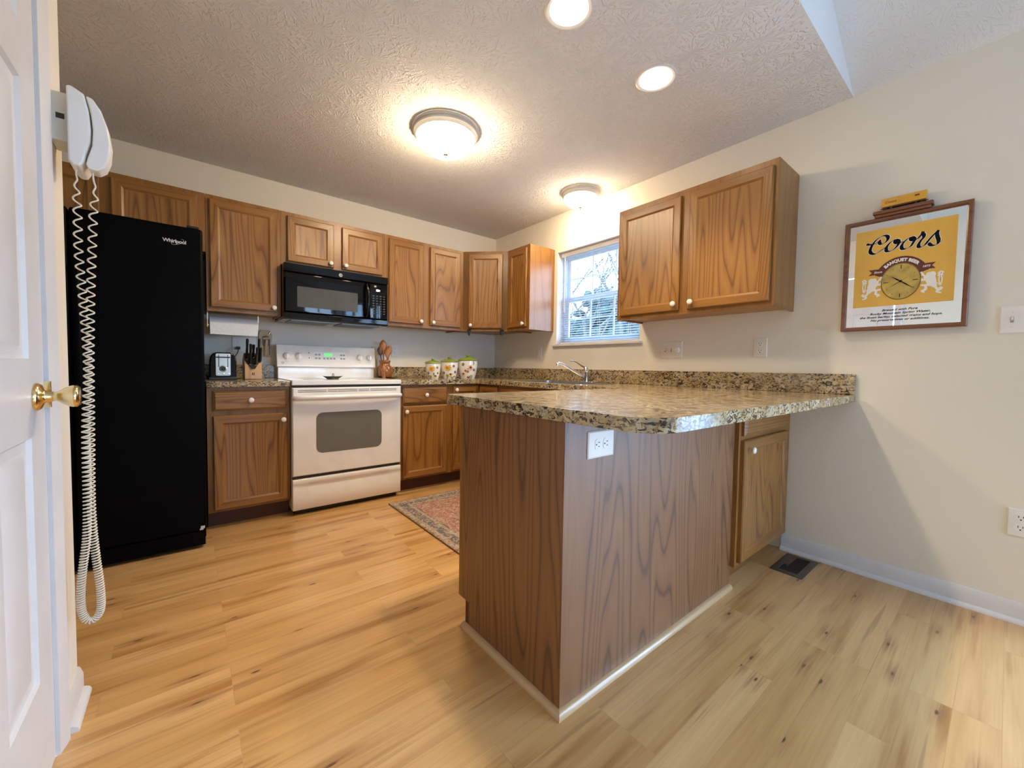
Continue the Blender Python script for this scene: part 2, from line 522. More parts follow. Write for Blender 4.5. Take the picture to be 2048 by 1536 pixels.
_tl = _q.n('ShaderNodeBsdfTranslucent'); _tl.inputs['Color'].default_value = (0.62, 0.76, 0.90, 1)
_mx = _q.n('ShaderNodeMixShader'); _mx.inputs[0].default_value = 0.55
_q.l(_q.b.outputs[0], _mx.inputs[1]); _q.l(_tl.outputs[0], _mx.inputs[2]); _q.l(_mx.outputs[0], _q.t.nodes['Material Output'].inputs['Surface'])
M['slat'] = _q.m
M['cord'] = plain('ivory_cord', (0.74, 0.69, 0.58), 0.4)
M['paper'] = plain('paper_towel', (0.80, 0.80, 0.80), 0.95, nscale=60)
M['maple'] = oak('pale_maple', 'z', (0.62, 0.38, 0.17), (0.58, 0.34, 0.145), (0.50, 0.28, 0.11), arcs=5)
M['darkwood'] = plain('dark_wood', (0.11, 0.045, 0.02), 0.4, var=0.2)
M['spoonwood'] = plain('oiled_olive_wood', (0.36, 0.15, 0.045), 0.4, var=0.25, nscale=40)
M['palewood'] = plain('pale_beech', (0.55, 0.40, 0.22), 0.5, var=0.12, nscale=40)
M['stoneware'] = plain('amber_stoneware', (0.30, 0.105, 0.022), 0.12, coat=0.6, var=0.15, nscale=20)
M['greenglaze'] = plain('green_glaze', (0.24, 0.33, 0.035), 0.12, coat=0.5, var=0.15)
M['petal_y'] = plain('yellow_petal', (0.72, 0.42, 0.05), 0.25)
M['petal_o'] = plain('orange_petal', (0.62, 0.24, 0.03), 0.25)
M['leafgreen'] = plain('leaf_green', (0.20, 0.26, 0.06), 0.25)
M['plum'] = plain('plum_ink', (0.06, 0.02, 0.05), 0.25)
M['pewter'] = plain('dark_pewter', (0.06, 0.065, 0.06), 0.3, metal=0.7)
M['duct'] = plain('dark_duct', (0.015, 0.010, 0.008), 0.8)
M['bronze'] = plain('bronze_register', (0.10, 0.085, 0.065), 0.5, metal=0.4)
M['grass'] = plain('lawn', (0.05, 0.09, 0.035), 1.0, var=0.4, nscale=3)
M['bark'] = plain('tree_bark', (0.07, 0.06, 0.055), 0.95, var=0.3)
M['conifer'] = plain('evergreen_needles', (0.028, 0.05, 0.048), 0.95, var=0.4)
M['deck'] = plain('pale_bounce_patio', (0.60, 0.60, 0.60), 0.8, var=0.1)

# ------------------------------------------------------------------ room shell
H = 2.44
XL = -2.955          # face of the closet wall, left of the camera
YE = -1.875          # end of that wall, by the refrigerator
YV = -3.075          # where the flat kitchen ceiling ends
YB = -6.6
SL = 0.54            # slope of the dining vault


def zv(x): return H - SL * x


b = MB(); b.box(-3.75, YB, -0.10, 0.14, 0.14, 0.0)
struct(b.build('floor', M['floor'], smooth=False), 'knotty pine laminate plank floor', 'floor')
b = MB(); b.box(-3.75, 0.0, 0.0, 0.0, 0.14, H)
struct(b.build('wall_back', M['wall'], smooth=False), 'cream wall behind the white range', 'wall')
WY0, WY1, WZ0, WZ1 = -1.86, -0.965, 1.247, 2.095
DY0, DY1, DZ1 = -5.70, -3.90, 2.05
b = MB()
for y0, y1, z0, z1 in ((WY1, 0.14, 0, H), (WY0, WY1, 0, WZ0), (WY0, WY1, WZ1, H), (DY1, WY0, 0, H), (DY0, DY1, DZ1, H), (YB, DY0, 0, H)):
    b.box(0, y0, z0, 0.14, y1, z1)
struct(b.build('wall_right', M['wall'], smooth=False), 'cream wall with the sink window and mirror sign', 'wall')
CY0, CY1, CZ1 = -2.885, -2.120, 2.045
b = MB()
for y0, y1, z0, z1 in ((CY1, YE, 0, H), (CY0, CY1, CZ1, H), (YB, CY0, 0, H)):
    b.box(XL - 0.12, y0, z0, XL, y1, z1)
b.box(XL - 0.12, YB, H, XL, YV, zv(XL) + 0.2)
struct(b.build('wall_left', M['wall'], smooth=False), 'wall with the closet door beside the camera', 'wall')
b = MB(); b.box(-3.61, YE - 0.12, 0, XL - 0.12, YE, H)
struct(b.build('wall_closet', M['wall'], smooth=False), 'end wall of the closet facing the refrigerator', 'wall')
b = MB(); b.box(-3.75, YE - 0.12, 0, -3.61, 0, H)
struct(b.build('wall_kitchen', M['wall'], smooth=False), 'kitchen side wall behind the refrigerator', 'wall')
FX0, FX1, FZ0, FZ1 = -1.25, -0.12, 0.40, 1.86
b = MB()
for x0, x1, z0, z1 in ((FX1, 0.14, 0, H), (XL - 0.12, FX0, 0, H), (FX0, FX1, 0, FZ0), (FX0, FX1, FZ1, H)): b.box(x0, YB - 0.14, z0, x1, YB, z1)
b.prism([(0, H), (XL - 0.12, H), (XL - 0.12, zv(XL - 0.12))], 'y', YB - 0.14, YB)
struct(b.build('wall_front', M['wall'], smooth=False), 'dining room end wall behind the camera', 'wall')
b = MB(); b.box(-3.75, YV + 0.004, H, 0.14, 0.14, H + 0.14)
struct(b.build('ceiling', M['ceil'], smooth=False), 'flat stomp-textured kitchen ceiling', 'ceiling')
b = MB(); b.prism([(0, H), (XL - 0.12, H), (XL - 0.12, zv(XL - 0.12))], 'y', YV, YV + 0.004)
struct(b.build('wall_gable', M['ceil2'], smooth=False), 'triangular drop where the vault meets the flat ceiling', 'wall')
b = MB(); b.prism([(0.14, H), (0, H), (XL - 0.12, zv(XL - 0.12)), (XL - 0.12, zv(XL - 0.12) + 0.15), (0.14, H + 0.15)], 'y', YB - 0.14, YV)
struct(b.build('ceiling_vault', M['ceil2'], smooth=False), 'sloped dining room ceiling', 'ceiling')


def baseboard(name, pts_xy, nrm, mat, label):
    """baseboard with a quarter round shoe between two floor points"""
    (x0, y0), (x1, y1) = pts_xy
    U = Vector((x1 - x0, y1 - y0, 0)); Ln = U.length; U.normalize()
    b = MB(frameT((x0, y0, 0), U, nrm))
    prof = [(0, 0), (0.013, 0), (0.013, 0.062), (0.010, 0.070), (0.008, 0.078), (0.004, 0.086), (0, 0.086)]
    b.rings([[(u, d, z) for d, z in prof] for u in (0, Ln)])
    b.rings([[(u, 0.013 + d, z) for d, z in [(0, 0), (0.017, 0), (0.0165, 0.006), (0.013, 0.013), (0.006, 0.0175), (0, 0.019)]] for u in (0, Ln)])
    return struct(b.build(name, mat), label, 'baseboard')


baseboard('baseboard_right', ((0, -2.845), (0, DY1 + 0.07)), (-1, 0, 0), M['trim'], 'white baseboard along the right wall')
baseboard('baseboard_left', ((XL, YE), (XL, CY1 + 0.062)), (1, 0, 0), M['trim'], 'white baseboard below the wall phone')
baseboard('baseboard_front', ((XL, YB), (0, YB)), (0, 1, 0), M['trim'], 'white baseboard of the dining room end wall')

# window over the sink -------------------------------------------------------
win = thing('window_1', (0.05, (WY0 + WY1) / 2, WZ0), 'double hung window over the sink', 'window', kind='structure')
b = MB(); xa, xb = 0.085, 0.135
b.box(xa, WY0, WZ0, xb, WY0 + 0.03, WZ1); b.box(xa, WY1 - 0.03, WZ0, xb, WY1, WZ1)
b.box(xa, WY0, WZ0, xb, WY1, WZ0 + 0.03); b.box(xa, WY0, WZ1 - 0.03, xb, WY1, WZ1)
b.build('window_frame', M['vinyl'], win, bevel=0.003)
ZM = 1.66
for nm, z0, z1, xx in (('lower_sash', WZ0 + 0.03, ZM + 0.02, 0.092), ('upper_sash', ZM - 0.02, WZ1 - 0.03, 0.113)):
    ya, yb = WY0 + 0.03, WY1 - 0.03
    b = MB(); s = 0.04
    b.box(xx, ya, z0, xx + 0.02, ya + s, z1); b.box(xx, yb - s, z0, xx + 0.02, yb, z1)
    b.box(xx, ya + s, z0, xx + 0.02, yb - s, z0 + s); b.box(xx, ya + s, z1 - s, xx + 0.02, yb - s, z1)
    for k in (1, 2):
        yy = ya + s + (yb - ya - 2 * s) * k / 3
        b.box(xx + 0.007, yy - 0.007, z0 + s, xx + 0.014, yy + 0.007, z1 - s)
    zz = (z0 + z1) / 2
    b.box(xx + 0.0075, ya + s, zz - 0.007, xx + 0.0135, yb - s, zz + 0.007)
    so = b.build(nm, M['vinyl'], win)
    b = MB(); b.box(xx + 0.009, ya + s * .6, z0 + s * .6, xx + 0.012, yb - s * .6, z1 - s * .6)
    b.build('pane', M['glass'], so)
b = MB(); b.box(-0.032, WY0 - 0.02, WZ0 - 0.02, 0.085, WY1 + 0.03, WZ0)
b.build('window_sill', M['trim'], win, bevel=0.003)
b = MB(); b.box(0.0, WY1 - 0.004, WZ0, 0.086, WY1, WZ1); b.box(0.0, WY0, WZ0, 0.086, WY0 + 0.004, WZ1); b.box(0.0, WY0, WZ1 - 0.004, 0.086, WY1, WZ1)
b.build('window_return', M['trim'], win)

# sliding glass door of the dining side (beyond the right edge of the photo) ----
sd = thing('door_2', (0.05, (DY0 + DY1) / 2, 0), 'sliding glass patio door in the right wall', 'door', kind='structure')
b = MB()
b.box(0.02, DY0, 0, 0.13, DY0 + 0.05, DZ1); b.box(0.02, DY1 - 0.05, 0, 0.13, DY1, DZ1); b.box(0.02, DY0, DZ1 - 0.05, 0.13, DY1, DZ1); b.box(0.02, DY0, 0, 0.13, DY1, 0.03)
b.build('door_frame', M['vinyl'], sd, bevel=0.003)
DM = (DY0 + DY1) / 2
for nm, y0, y1, xx in (('sliding_panel', DY0 + 0.05, DM + 0.03, 0.04), ('fixed_panel', DM - 0.03, DY1 - 0.05, 0.085)):
    b = MB(); s = 0.065; z0, z1 = 0.03, DZ1 - 0.05
    b.box(xx, y0, z0, xx + 0.03, y0 + s, z1); b.box(xx, y1 - s, z0, xx + 0.03, y1, z1); b.box(xx, y0 + s, z0, xx + 0.03, y1 - s, z0 + s); b.box(xx, y0 + s, z1 - s, xx + 0.03, y1 - s, z1)
    so = b.build(nm, M['vinyl'], sd, bevel=0.003)
    b = MB(); b.box(xx + 0.012, y0 + s - .01, z0 + s - .01, xx + 0.018, y1 - s + .01, z1 - s + .01); b.build('pane', M['glass'], so)
b = MB()
for (y0, y1, z0, z1) in ((DY1, DY1 + 0.06, 0, DZ1 + 0.06), (DY0 - 0.06, DY0, 0, DZ1 + 0.06), (DY0, DY1, DZ1, DZ1 + 0.06)): b.box(-0.016, y0, z0, 0, y1, z1)
struct(b.build('trim_1', M['trim'], smooth=False), 'white casing around the patio door', 'trim')

wf = thing('window_2', ((FX0 + FX1) / 2, YB - 0.05, FZ0), 'dining room window behind the camera', 'window', kind='structure')
b = MB(); s = 0.05
b.box(FX0, YB - .11, FZ0, FX0 + s, YB - .05, FZ1); b.box(FX1 - s, YB - .11, FZ0, FX1, YB - .05, FZ1); b.box(FX0 + s, YB - .11, FZ0, FX1 - s, YB - .05, FZ0 + s); b.box(FX0 + s, YB - .11, FZ1 - s, FX1 - s, YB - .05, FZ1)
b.box((FX0 + FX1) / 2 - .03, YB - .11, FZ0 + s, (FX0 + FX1) / 2 + .03, YB - .05, FZ1 - s)
b.build('window_frame', M['vinyl'], wf, bevel=0.003)
for x0, x1 in ((FX0 + s, (FX0 + FX1) / 2 - .03), ((FX0 + FX1) / 2 + .03, FX1 - s)):
    b = MB(); b.box(x0, YB - .085, FZ0 + s, x1, YB - .08, FZ1 - s); b.build('pane', M['glass'], wf)

# closet door ------------------------------------------------------------------
XD = XL - 0.001
cd = thing('door_1', (XL - 0.03, CY1 - 0.4, 0), 'white six panel closet door beside the camera', 'door', kind='structure')
T = frameT((XD - 0.035, CY1 - 0.012, 0.008), (0, -1, 0), (1, 0, 0))
DW, DH = 0.738, 2.025
b = MB(T)
b.box(0, 0, 0, DW, 0.027, DH)
uc = [(0.112, 0.316), (0.422, 0.626)]
zc = [(0.262, 0.842), (1.022, 1.642), (1.764, 1.925)]
us = [0, uc[0][0], uc[0][1], uc[1][0], uc[1][1], DW]
zs = [0, zc[0][0], zc[0][1], zc[1][0], zc[1][1], zc[2][0], zc[2][1], DH]
for i in range(5):
    for k in range(7):
        if i in (1, 3) and k in (1, 3, 5):
            def rc(ins, d): return [(us[i] + ins, d, zs[k] + ins), (us[i + 1] - ins, d, zs[k] + ins), (us[i + 1] - ins, d, zs[k + 1] - ins), (us[i] + ins, d, zs[k + 1] - ins)]
            b.rings([rc(0, .035), rc(0.006, .027), rc(0.022, .0255), rc(0.05, .033)], False, True)
        else:
            b.face([(us[i], .035, zs[k]), (us[i + 1], .035, zs[k]), (us[i + 1], .035, zs[k + 1]), (us[i], .035, zs[k + 1])])
b.box(0, 0.02, 0, 0.0005, 0.035, DH)
b.build('door_leaf', M['trim'], cd, ang=20)
kb = MB(frameT((XD, -2.206, 0.941), (0, -1, 0), (1, 0, 0)))
kb.lathe([(0.0, 0.0), (0.033, 0.0), (0.033, 0.004), (0.028, 0.010), (0.016, 0.014), (0.013, 0.018), (0.012, 0.028), (0.0105, 0.032), (0.013, 0.037), (0.020, 0.046), (0.0245, 0.054), (0.0265, 0.062), (0.0265, 0.067), (0.023, 0.0715), (0.012, 0.074), (0, 0.0745)], axis='y', seg=40)
ko = kb.build('door_handle', M['brass'], cd, ang=50)
ko['label'] = 'polished brass door knob'
lt = MB(); lt.box(XD - 0.02, CY1 - 0.016, 0.91, XD + 0.012, CY1 - 0.0105, 0.975); lt.build('latch_plate', M['brass'], cd)
b = MB()
prof = [(0, 0), (0.006, 0), (0.008, 0.010), (0.013, 0.030), (0.016, 0.048), (0.012, 0.062), (0, 0.062)]
def cas(y, sgn, z0, z1): b.rings([[(XL + d, y + sgn * e, z) for d, e in prof] for z in (z0, z1)])
cas(CY1 - 0.004, 1, 0, CZ1 + 0.06); cas(CY0 + 0.004, -1, 0, CZ1 + 0.06)
b.box(XL, CY0, CZ1 - 0.004, XL + 0.016, CY1, CZ1 + 0.06)
b.box(XL - 0.115, CY1 - 0.006, 0, XL, CY1, CZ1); b.box(XL - 0.115, CY0, 0, XL, CY0 + 0.006, CZ1)
struct(b.build('trim_2', M['trim'], ang=25), 'white casing around the closet door', 'trim')

# outdoors ---------------------------------------------------------------------
b = MB(); b.box(0.3, -40, -1.3, 60, 40, -1.2)
struct(b.build('ground_outside', M['grass'], smooth=False), 'lawn outside the windows', 'ground')
b = MB(); b.box(0.14, -10.0, -0.16, 7.0, -2.6, -0.05)  # unseen slab, made pale and wide to bounce daylight indoors
struct(b.build('bounce_patio', M['deck'], smooth=False), 'unseen pale patio added outside the sliding door to bounce daylight', 'patio')


def trees():
    b = MB()
    rnd = random.Random(4)
    def branch(p, d, L, r, lev):
        q = p + d * L
        mid = p + d * L * 0.5 + Vector((rnd.uniform(-1, 1), rnd.uniform(-1, 1), 0)) * L * 0.05
        b.tube([p, mid, q], [r, r * .8, r * .55], 5, False)
        if lev == 0: return
        for _ in range(3 if lev > 1 else 4):
            t = rnd.uniform(0.35, 1.0)
            nd = (d + Vector((rnd.uniform(-1, 1), rnd.uniform(-1, 1), rnd.uniform(-.2, .8))) * 0.85).normalized()
            branch(p + d * L * t, nd, L * rnd.uniform(.45, .65), r * .5, lev - 1)
    for k in range(26):
        p = Vector((rnd.uniform(10, 17), -3 + k * 0.95 + rnd.uniform(-.6, .6), -1.25))
        branch(p, Vector((rnd.uniform(-.08, .08), rnd.uniform(-.08, .08), 1)).normalized(), rnd.uniform(4.0, 5.6), rnd.uniform(.10, .17), 3)
    return b


tag(trees().build('bare_trees', M['bark'], weld=False), 'bare winter trees seen through the sink window blind', 'trees', kind='stuff')
b = MB(); rnd = random.Random(9)
for k in range(2200):
    y = rnd.uniform(-6, 34); x = rnd.uniform(19, 23)
    top = 5.0 + 1.4 * math.sin(y * .55) + 0.8 * math.sin(y * 1.7 + 1)
    z = -1.2 + (rnd.uniform(0, 1) ** .8) * (top + 1.2)
    b.ell((x, y, z), (rnd.uniform(.3, .7), rnd.uniform(.3, .7), rnd.uniform(.25, .5)), 6, 4)
tag(b.build('evergreen_hedge', M['conifer'], weld=False), 'dark evergreens beyond the bare trees', 'hedge', kind='stuff')

# ------------------------------------------------------------------ cabinets
KNOB = [(0.0, 0.0), (0.0075, 0.0), (0.007, 0.006), (0.0075, 0.010), (0.0145, 0.013), (0.0165, 0.018), (0.0155, 0.023), (0.010, 0.0265), (0.0, 0.0275)]


def faceT(kind, at):
    if kind == 'back': return frameT((0, at, 0), (1, 0, 0), (0, -1, 0)), 'x'
    if kind == 'right': return frameT((at, 0, 0), (0, -1, 0), (-1, 0, 0)), 'y'
    if kind == 'isle': return frameT((0, at, 0), (-1, 0, 0), (0, 1, 0)), 'x'
    return at, 'x'


def knob(parent, T, u, d, z, mat='ceramic'):
    b = MB(lambda p, q, r: T(u + p, d + q, z + r))
    b.lathe(KNOB, axis='y', seg=20)
    return b.build('knob', M[mat], parent, ang=60)


def door(parent, T, ax, u0, u1, z0, z1, kn=None, grain='oak', d0=0.001):
    b = MB(T)
    b.panel(u0, u1, z0, z1, [(0, d0 + 0.015), (0.005, d0 + 0.0195), (0.044, d0 + 0.0195), (0.049, d0 + 0.0165), (0.055, d0 + 0.0120), (0.058, d0 + 0.0115)], mats=(0, 1))
    o = b.build('door', [M[grain + '_z'], M['oakplain_' + ax]], parent, ang=18)
    if kn: knob(o, T, kn[0], d0 + 0.0195, kn[1])
    return o


def drawer(parent, T, ax, u0, u1, z0, z1, kn=None, d0=0.001):
    b = MB(T)
    b.panel(u0, u1, z0, z1, [(0, d0 + 0.011), (0.006, d0 + 0.014), (0.013, d0 + 0.0195), (0.016, d0 + 0.0195)])
    o = b.build('drawer', [M['oak_' + ax]], parent, ang=18)
    if kn: knob(o, T, kn[0], d0 + 0.0195, kn[1])
    return o


def carcass(parent, T, ax, u0, u1, depth, z0, z1, kick=0.0, name='carcass', top=None):
    """box with a face frame whose openings sit behind the doors"""
    b = MB(T)
    b.box(u0, -depth, z0 + (0.016 if not kick else 0), u1, -0.019, top or z1)
    o = b.build(name, [M['oakplain_z']], parent)
    f = MB(T)
    f.box(u0, -0.019, z0, u1, 0, z1)
    if not kick:
        f.box(u0, -depth, z0, u0 + 0.012, -0.019, z0 + 0.016); f.box(u1 - 0.012, -depth, z0, u1, -0.019, z0 + 0.016)
    f.build('face_frame', M['oakplain_z'], parent, bevel=0.0008)
    if kick:
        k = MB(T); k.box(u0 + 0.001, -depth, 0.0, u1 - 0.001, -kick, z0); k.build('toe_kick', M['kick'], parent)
    else:
        k = MB(T); k.box(u0 + 0.012, -depth, z0 + 0.0135, u1 - 0.012, -0.019, z0 + 0.016); k.build('bottom_panel', M['cabin'], parent)
    return o


ZT, ZB = 2.127, 1.370
UD = 0.305
TB, _ = faceT('back', -UD)
TR, _ = faceT('right', -UD)
WC = 'oak wall cabinets'


def wallcab(label, u0, u1, z0, z1, doors, T=TB, ax='x', depth=UD - 0.002):
    c = T((u0 + u1) / 2, -depth / 2, z0)
    t = thing('wall_cabinet', c, label, 'cabinet', WC)
    carcass(t, T, ax, u0, u1, depth, z0, z1)
    for (a, b_, za, zb, kn) in doors: door(t, T, ax, a, b_, za, zb, kn)
    return t


wallcab('wide oak wall cabinet over the black refrigerator', -3.50, -2.580, 1.752, ZT, [(-3.475, -3.062, 1.777, 2.098, (-3.09, 1.81)), (-3.014, -2.617, 1.777, 2.098, (-2.99, 1.81))])
wallcab('tall single door oak wall cabinet between refrigerator and microwave', -2.578, -2.149, ZB, ZT, [(-2.558, -2.172, 1.397, 2.098, (-2.196, 1.424))])
wallcab('short double door oak wall cabinet above the microwave', -2.148, -1.387, 1.748, ZT, [(-2.108, -1.790, 1.775, 2.098, (-1.815, 1.803)), (-1.728, -1.405, 1.775, 2.098, (-1.705, 1.803))])
wallcab('double door oak wall cabinet right of the microwave', -1.386, -0.6105, ZB, ZT, [(-1.350, -1.033, 1.397, 2.098, (-1.060, 1.424)), (-0.967, -0.648, 1.397, 2.098, (-0.940, 1.424))])
# corner cabinet with a diagonal face
dg = thing('corner_wall_cabinet', (-0.3, -0.3, ZB), 'diagonal oak corner wall cabinet with one door', 'cabinet', WC)
b = MB(); poly = [(-0.6095, -0.002), (-0.002, -0.002), (-0.002, -0.6095), (-0.305, -0.6095), (-0.6095, -0.305)]
b.prism(poly, 'z', ZB + 0.0135, ZT); b.build('carcass', M['oakplain_z'], dg)
s2 = math.sqrt(0.5)
TD = frameT((-0.6095, -0.305, 0), (s2, -s2, 0), (-s2, -s2, 0))
b = MB(TD); b.box(0, -0.012, ZB, 0.4306, 0.0, ZT); b.build('face_frame', M['oakplain_z'], dg)
door(dg, TD, 'x', 0.058, 0.383, 1.397, 2.098, (0.082, 1.424))
wallcab('narrow oak wall cabinet left of the window with pinkish end panel', 0.610, 0.929, ZB, ZT, [(0.640, 0.900, 1.397, 2.098, (0.870, 1.424))], TR, 'y')
wallcab('double door oak wall cabinet right of the window', 1.873, 2.854, ZB, ZT, [(1.902, 2.338, 1.397, 2.090, (2.312, 1.436)), (2.392, 2.834, 1.397, 2.090, (2.420, 1.436))], TR, 'y')

BC = 'oak base cabinets'
ZC = 0.875
TBb, _ = faceT('back', -0.610)
TRb, _ = faceT('right', -0.610)


def basecab(label, u0, u1, fronts, T, ax, depth=0.605, kick=0.075, name='base_cabinet', top=None):
    t = thing(name, T((u0 + u1) / 2, -depth / 2, 0), label, 'cabinet', BC)
    carcass(t, T, ax, u0, u1, depth, 0.105, ZC, kick, top=top)
    for kind, a, b_, za, zb, kn in fronts:
        (door if kind == 'door' else drawer)(t, T, ax, a, b_, za, zb, kn)
    return t


basecab('oak base cabinet between refrigerator and range', -2.595, -2.150, [('drawer', -2.566, -2.170, 0.732, 0.856, (-2.372, 0.795)), ('door', -2.566, -2.170, 0.122, 0.702, (-2.193, 0.660))], TBb, 'x')
basecab('oak base cabinet right of the range', -1.385, -0.911, [('drawer', -1.355, -0.957, 0.722, 0.856, (-1.156, 0.790)), ('door', -1.355, -0.957, 0.122, 0.702, (-1.330, 0.660))], TBb, 'x')
lz = thing('corner_base_cabinet', (-0.45, -0.45, 0), 'oak corner base cabinet under the counter bend', 'cabinet', BC)
b = MB(); b.prism([(-0.910, -0.005), (-0.005, -0.005), (-0.005, -0.910), (-0.610, -0.910), (-0.610, -0.610), (-0.910, -0.610)], 'z', 0.105, ZC); b.build('carcass', M['oakplain_z'], lz)
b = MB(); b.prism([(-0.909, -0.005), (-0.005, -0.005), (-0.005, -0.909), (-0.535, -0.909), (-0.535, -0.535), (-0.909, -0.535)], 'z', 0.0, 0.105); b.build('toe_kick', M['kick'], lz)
door(lz, TBb, 'x', -0.895, -0.632, 0.122, 0.856, (-0.872, 0.826))
door(lz, TRb, 'y', 0.632, 0.895, 0.122, 0.856, None)
basecab('oak sink base cabinet under the window', 0.911, 1.83, [('drawer', 0.94, 1.36, 0.722, 0.856, None), ('drawer', 1.38, 1.80, 0.722, 0.856, None), ('door', 0.94, 1.36, 0.122, 0.702, (1.33, 0.66)), ('door', 1.38, 1.80, 0.122, 0.702, (1.41, 0.66))], TRb, 'y', top=0.70)
basecab('oak drawer base cabinet between sink and peninsula', 1.831, 2.265, [('drawer', 1.86, 2.20, 0.722, 0.856, (2.03, 0.79)), ('door', 1.86, 2.20, 0.122, 0.702, (1.885, 0.66))], TRb, 'y')

# peninsula ---------------------------------------------------------------------
PX0, PX1, PY = -1.835, -0.686, -2.842
pn = thing('peninsula_cabinet', ((PX0 + PX1) / 2, -2.55, 0), 'wood grain peninsula cabinet with brown end panel and long back panel', 'cabinet', BC)
TI = frameT((0, -2.272, 0), (-1, 0, 0), (0, 1, 0))
b = MB(); b.prism([(-2.272, 0.105), (-2.291, 0.105), (-2.347 + .0, 0.105), (-2.347, 0.0), (PY + 0.006, 0.0), (PY + 0.006, ZC), (-2.291, ZC), (-2.291, 0.105)][1:], 'x', PX0, PX0 + 0.012)
b.build('end_panel', M['laminate'], pn, bevel=0.0008)
b = MB(); b.box(PX0, PY, 0.0, PX1, PY + 0.006, ZC)
b.build('back_panel', M['laminate'], pn)
b = MB(); b.box(PX0 + 0.012, PY + 0.006, 0.105, PX1, -2.291, ZC - 0.002); b.build('carcass', M['oakplain_z'], pn)
b = MB(TI); b.box(-PX1, -0.019, 0.105, -PX0, 0.0, ZC); b.build('face_frame', M['oakplain_z'], pn, bevel=0.0008)
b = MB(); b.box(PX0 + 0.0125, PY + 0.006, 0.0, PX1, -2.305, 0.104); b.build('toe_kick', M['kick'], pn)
for k in range(2):
    u0 = 0.715 + k * 0.56; u1 = u0 + 0.535
    drawer(pn, TI, 'x', u0, u1, 0.722, 0.856, ((u0 + u1) / 2, 0.79)); door(pn, TI, 'x', u0, u1, 0.122, 0.702, (u0 + 0.025 if k else u1 - 0.025, 0.66))


def shoe(name, p0, p1, nrm, parent, m0=0.0, m1=0.0):
    """quarter round; m0/m1 lengthen the floor edge at a mitre"""
    U = Vector(p1) - Vector(p0); Ln = U.length; U.normalize()
    b = MB(frameT(p0, U, nrm))
    prof = [(0, 0), (0.019, 0), (0.0185, 0.007), (0.0145, 0.0145), (0.007, 0.0185), (0, 0.019)]
    b.rings([[(-m0 * d / 0.019, d, z) for d, z in prof], [(Ln + m1 * d / 0.019, d, z) for d, z in prof]])
    return b.build(name, M['shoe'], parent, ang=50)


shoe('shoe_moulding', (PX0, -2.318, 0), (PX0, PY, 0), (-1, 0, 0), pn, 0, 0.019)
shoe('shoe_moulding', (PX0, PY, 0), (PX1 - 0.008, PY, 0), (0, -1, 0), pn, 0.019, 0)

TP = frameT((0, -2.860, 0), (1, 0, 0), (0, -1, 0))
p2 = thing('peninsula_end_cabinet', (-0.34, -2.6, 0), 'narrow oak base cabinet facing the dining side beside the floor vent', 'cabinet', BC)
b = MB(TP); b.box(-0.6845, -0.55, 0.100, -0.002, -0.019, ZC); b.build('carcass', M['oakplain_z'], p2)
b = MB(TP); b.box(-0.6845, -0.019, 0.100, -0.0015, 0, ZC); b.build('face_frame', M['oakplain_z'], p2, bevel=0.0008)
b = MB(TP); b.box(-0.684, -0.55, 0.0, -0.016, -0.075, 0.100); b.build('toe_kick', M['oakplain_x'], p2)
drawer(p2, TP, 'x', -0.660, -0.085, 0.722, 0.856, None)
door(p2, TP, 'x', -0.662, -0.085, 0.118, 0.702, (-0.610, 0.655))

# ------------------------------------------------------------------ granite counters
ZK = 0.914
ct = thing('countertop', (-0.5, -1.2, ZC), 'speckled granite countertop running from range around to the peninsula', 'countertop')
CX, CYF, CYK = -1.857, -3.143, -2.185


def arc(cx, cy, r, a0, a1, n=8): return [(cx + r * math.cos(R(a0 + (a1 - a0) * i / n)), cy + r * math.sin(R(a0 + (a1 - a0) * i / n))) for i in range(n + 1)]


outer = [(-1.385, -0.001), (-0.001, -0.001), (-0.001, CYF)] + arc(CX + 0.115, CYF + 0.115, 0.115, 270, 180, 12) + arc(CX + 0.03, CYK - 0.03, 0.03, 180, 90, 5) + \
        [(-0.645, CYK), (-0.645, -0.645), (-1.385, -0.645)]
SKX0, SKX1, SKY0, SKY1 = -0.565, -0.165, -1.76, -1.06
inner = arc(SKX0 + .04, SKY0 + .04, .04, 180, 270, 4) + arc(SKX1 - .04, SKY0 + .04, .04, 270, 360, 4) + arc(SKX1 - .04, SKY1 - .04, .04, 0, 90, 4) + arc(SKX0 + .04, SKY1 - .04, .04, 90, 180, 4)
bm = bmesh.new()
L = wloc(ct)
es = []
for loop in (outer, inner):
    vs = [bm.verts.new(Vector((x, y, ZC + 0.001)) - L) for x, y in loop]
    es += [bm.edges.new((vs[i], vs[(i + 1) % len(vs)])) for i in range(len(vs))]
bmesh.ops.triangle_fill(bm, use_beauty=True, use_dissolve=False, edges=es)
ex = bmesh.ops.extrude_face_region(bm, geom=list(bm.faces))
bmesh.ops.translate(bm, verts=[g for g in ex['geom'] if isinstance(g, bmesh.types.BMVert)], vec=(0, 0, ZK - ZC - 0.001))
bmesh.ops.recalc_face_normals(bm, faces=bm.faces)
me = bpy.data.meshes.new('slab'); bm.to_mesh(me); bm.free(); me.materials.append(M['granite'])
for p in me.polygons: p.use_smooth = True
me.set_sharp_from_angle(angle=R(35))
so = bpy.data.objects.new('slab', me); COL.objects.link(so); so.parent = ct
md = so.modifiers.new('edge', 'BEVEL'); md.width = 0.006; md.segments = 3; md.limit_method = 'ANGLE'; md.angle_limit = R(60)
b = MB(); b.box(-1.385, -0.021, ZK + .0003, -0.0215, -0.001, 1.016); b.build('backsplash', M['granite'], ct, bevel=0.002)
b = MB(); b.box(-0.021, CYF + 0.001, ZK + .0003, -0.001, -0.001, 1.020); b.build('backsplash', M['granite'], ct, bevel=0.002)
cl = thing('countertop', (-2.37, -0.32, ZC), 'short granite countertop under the toaster', 'countertop')
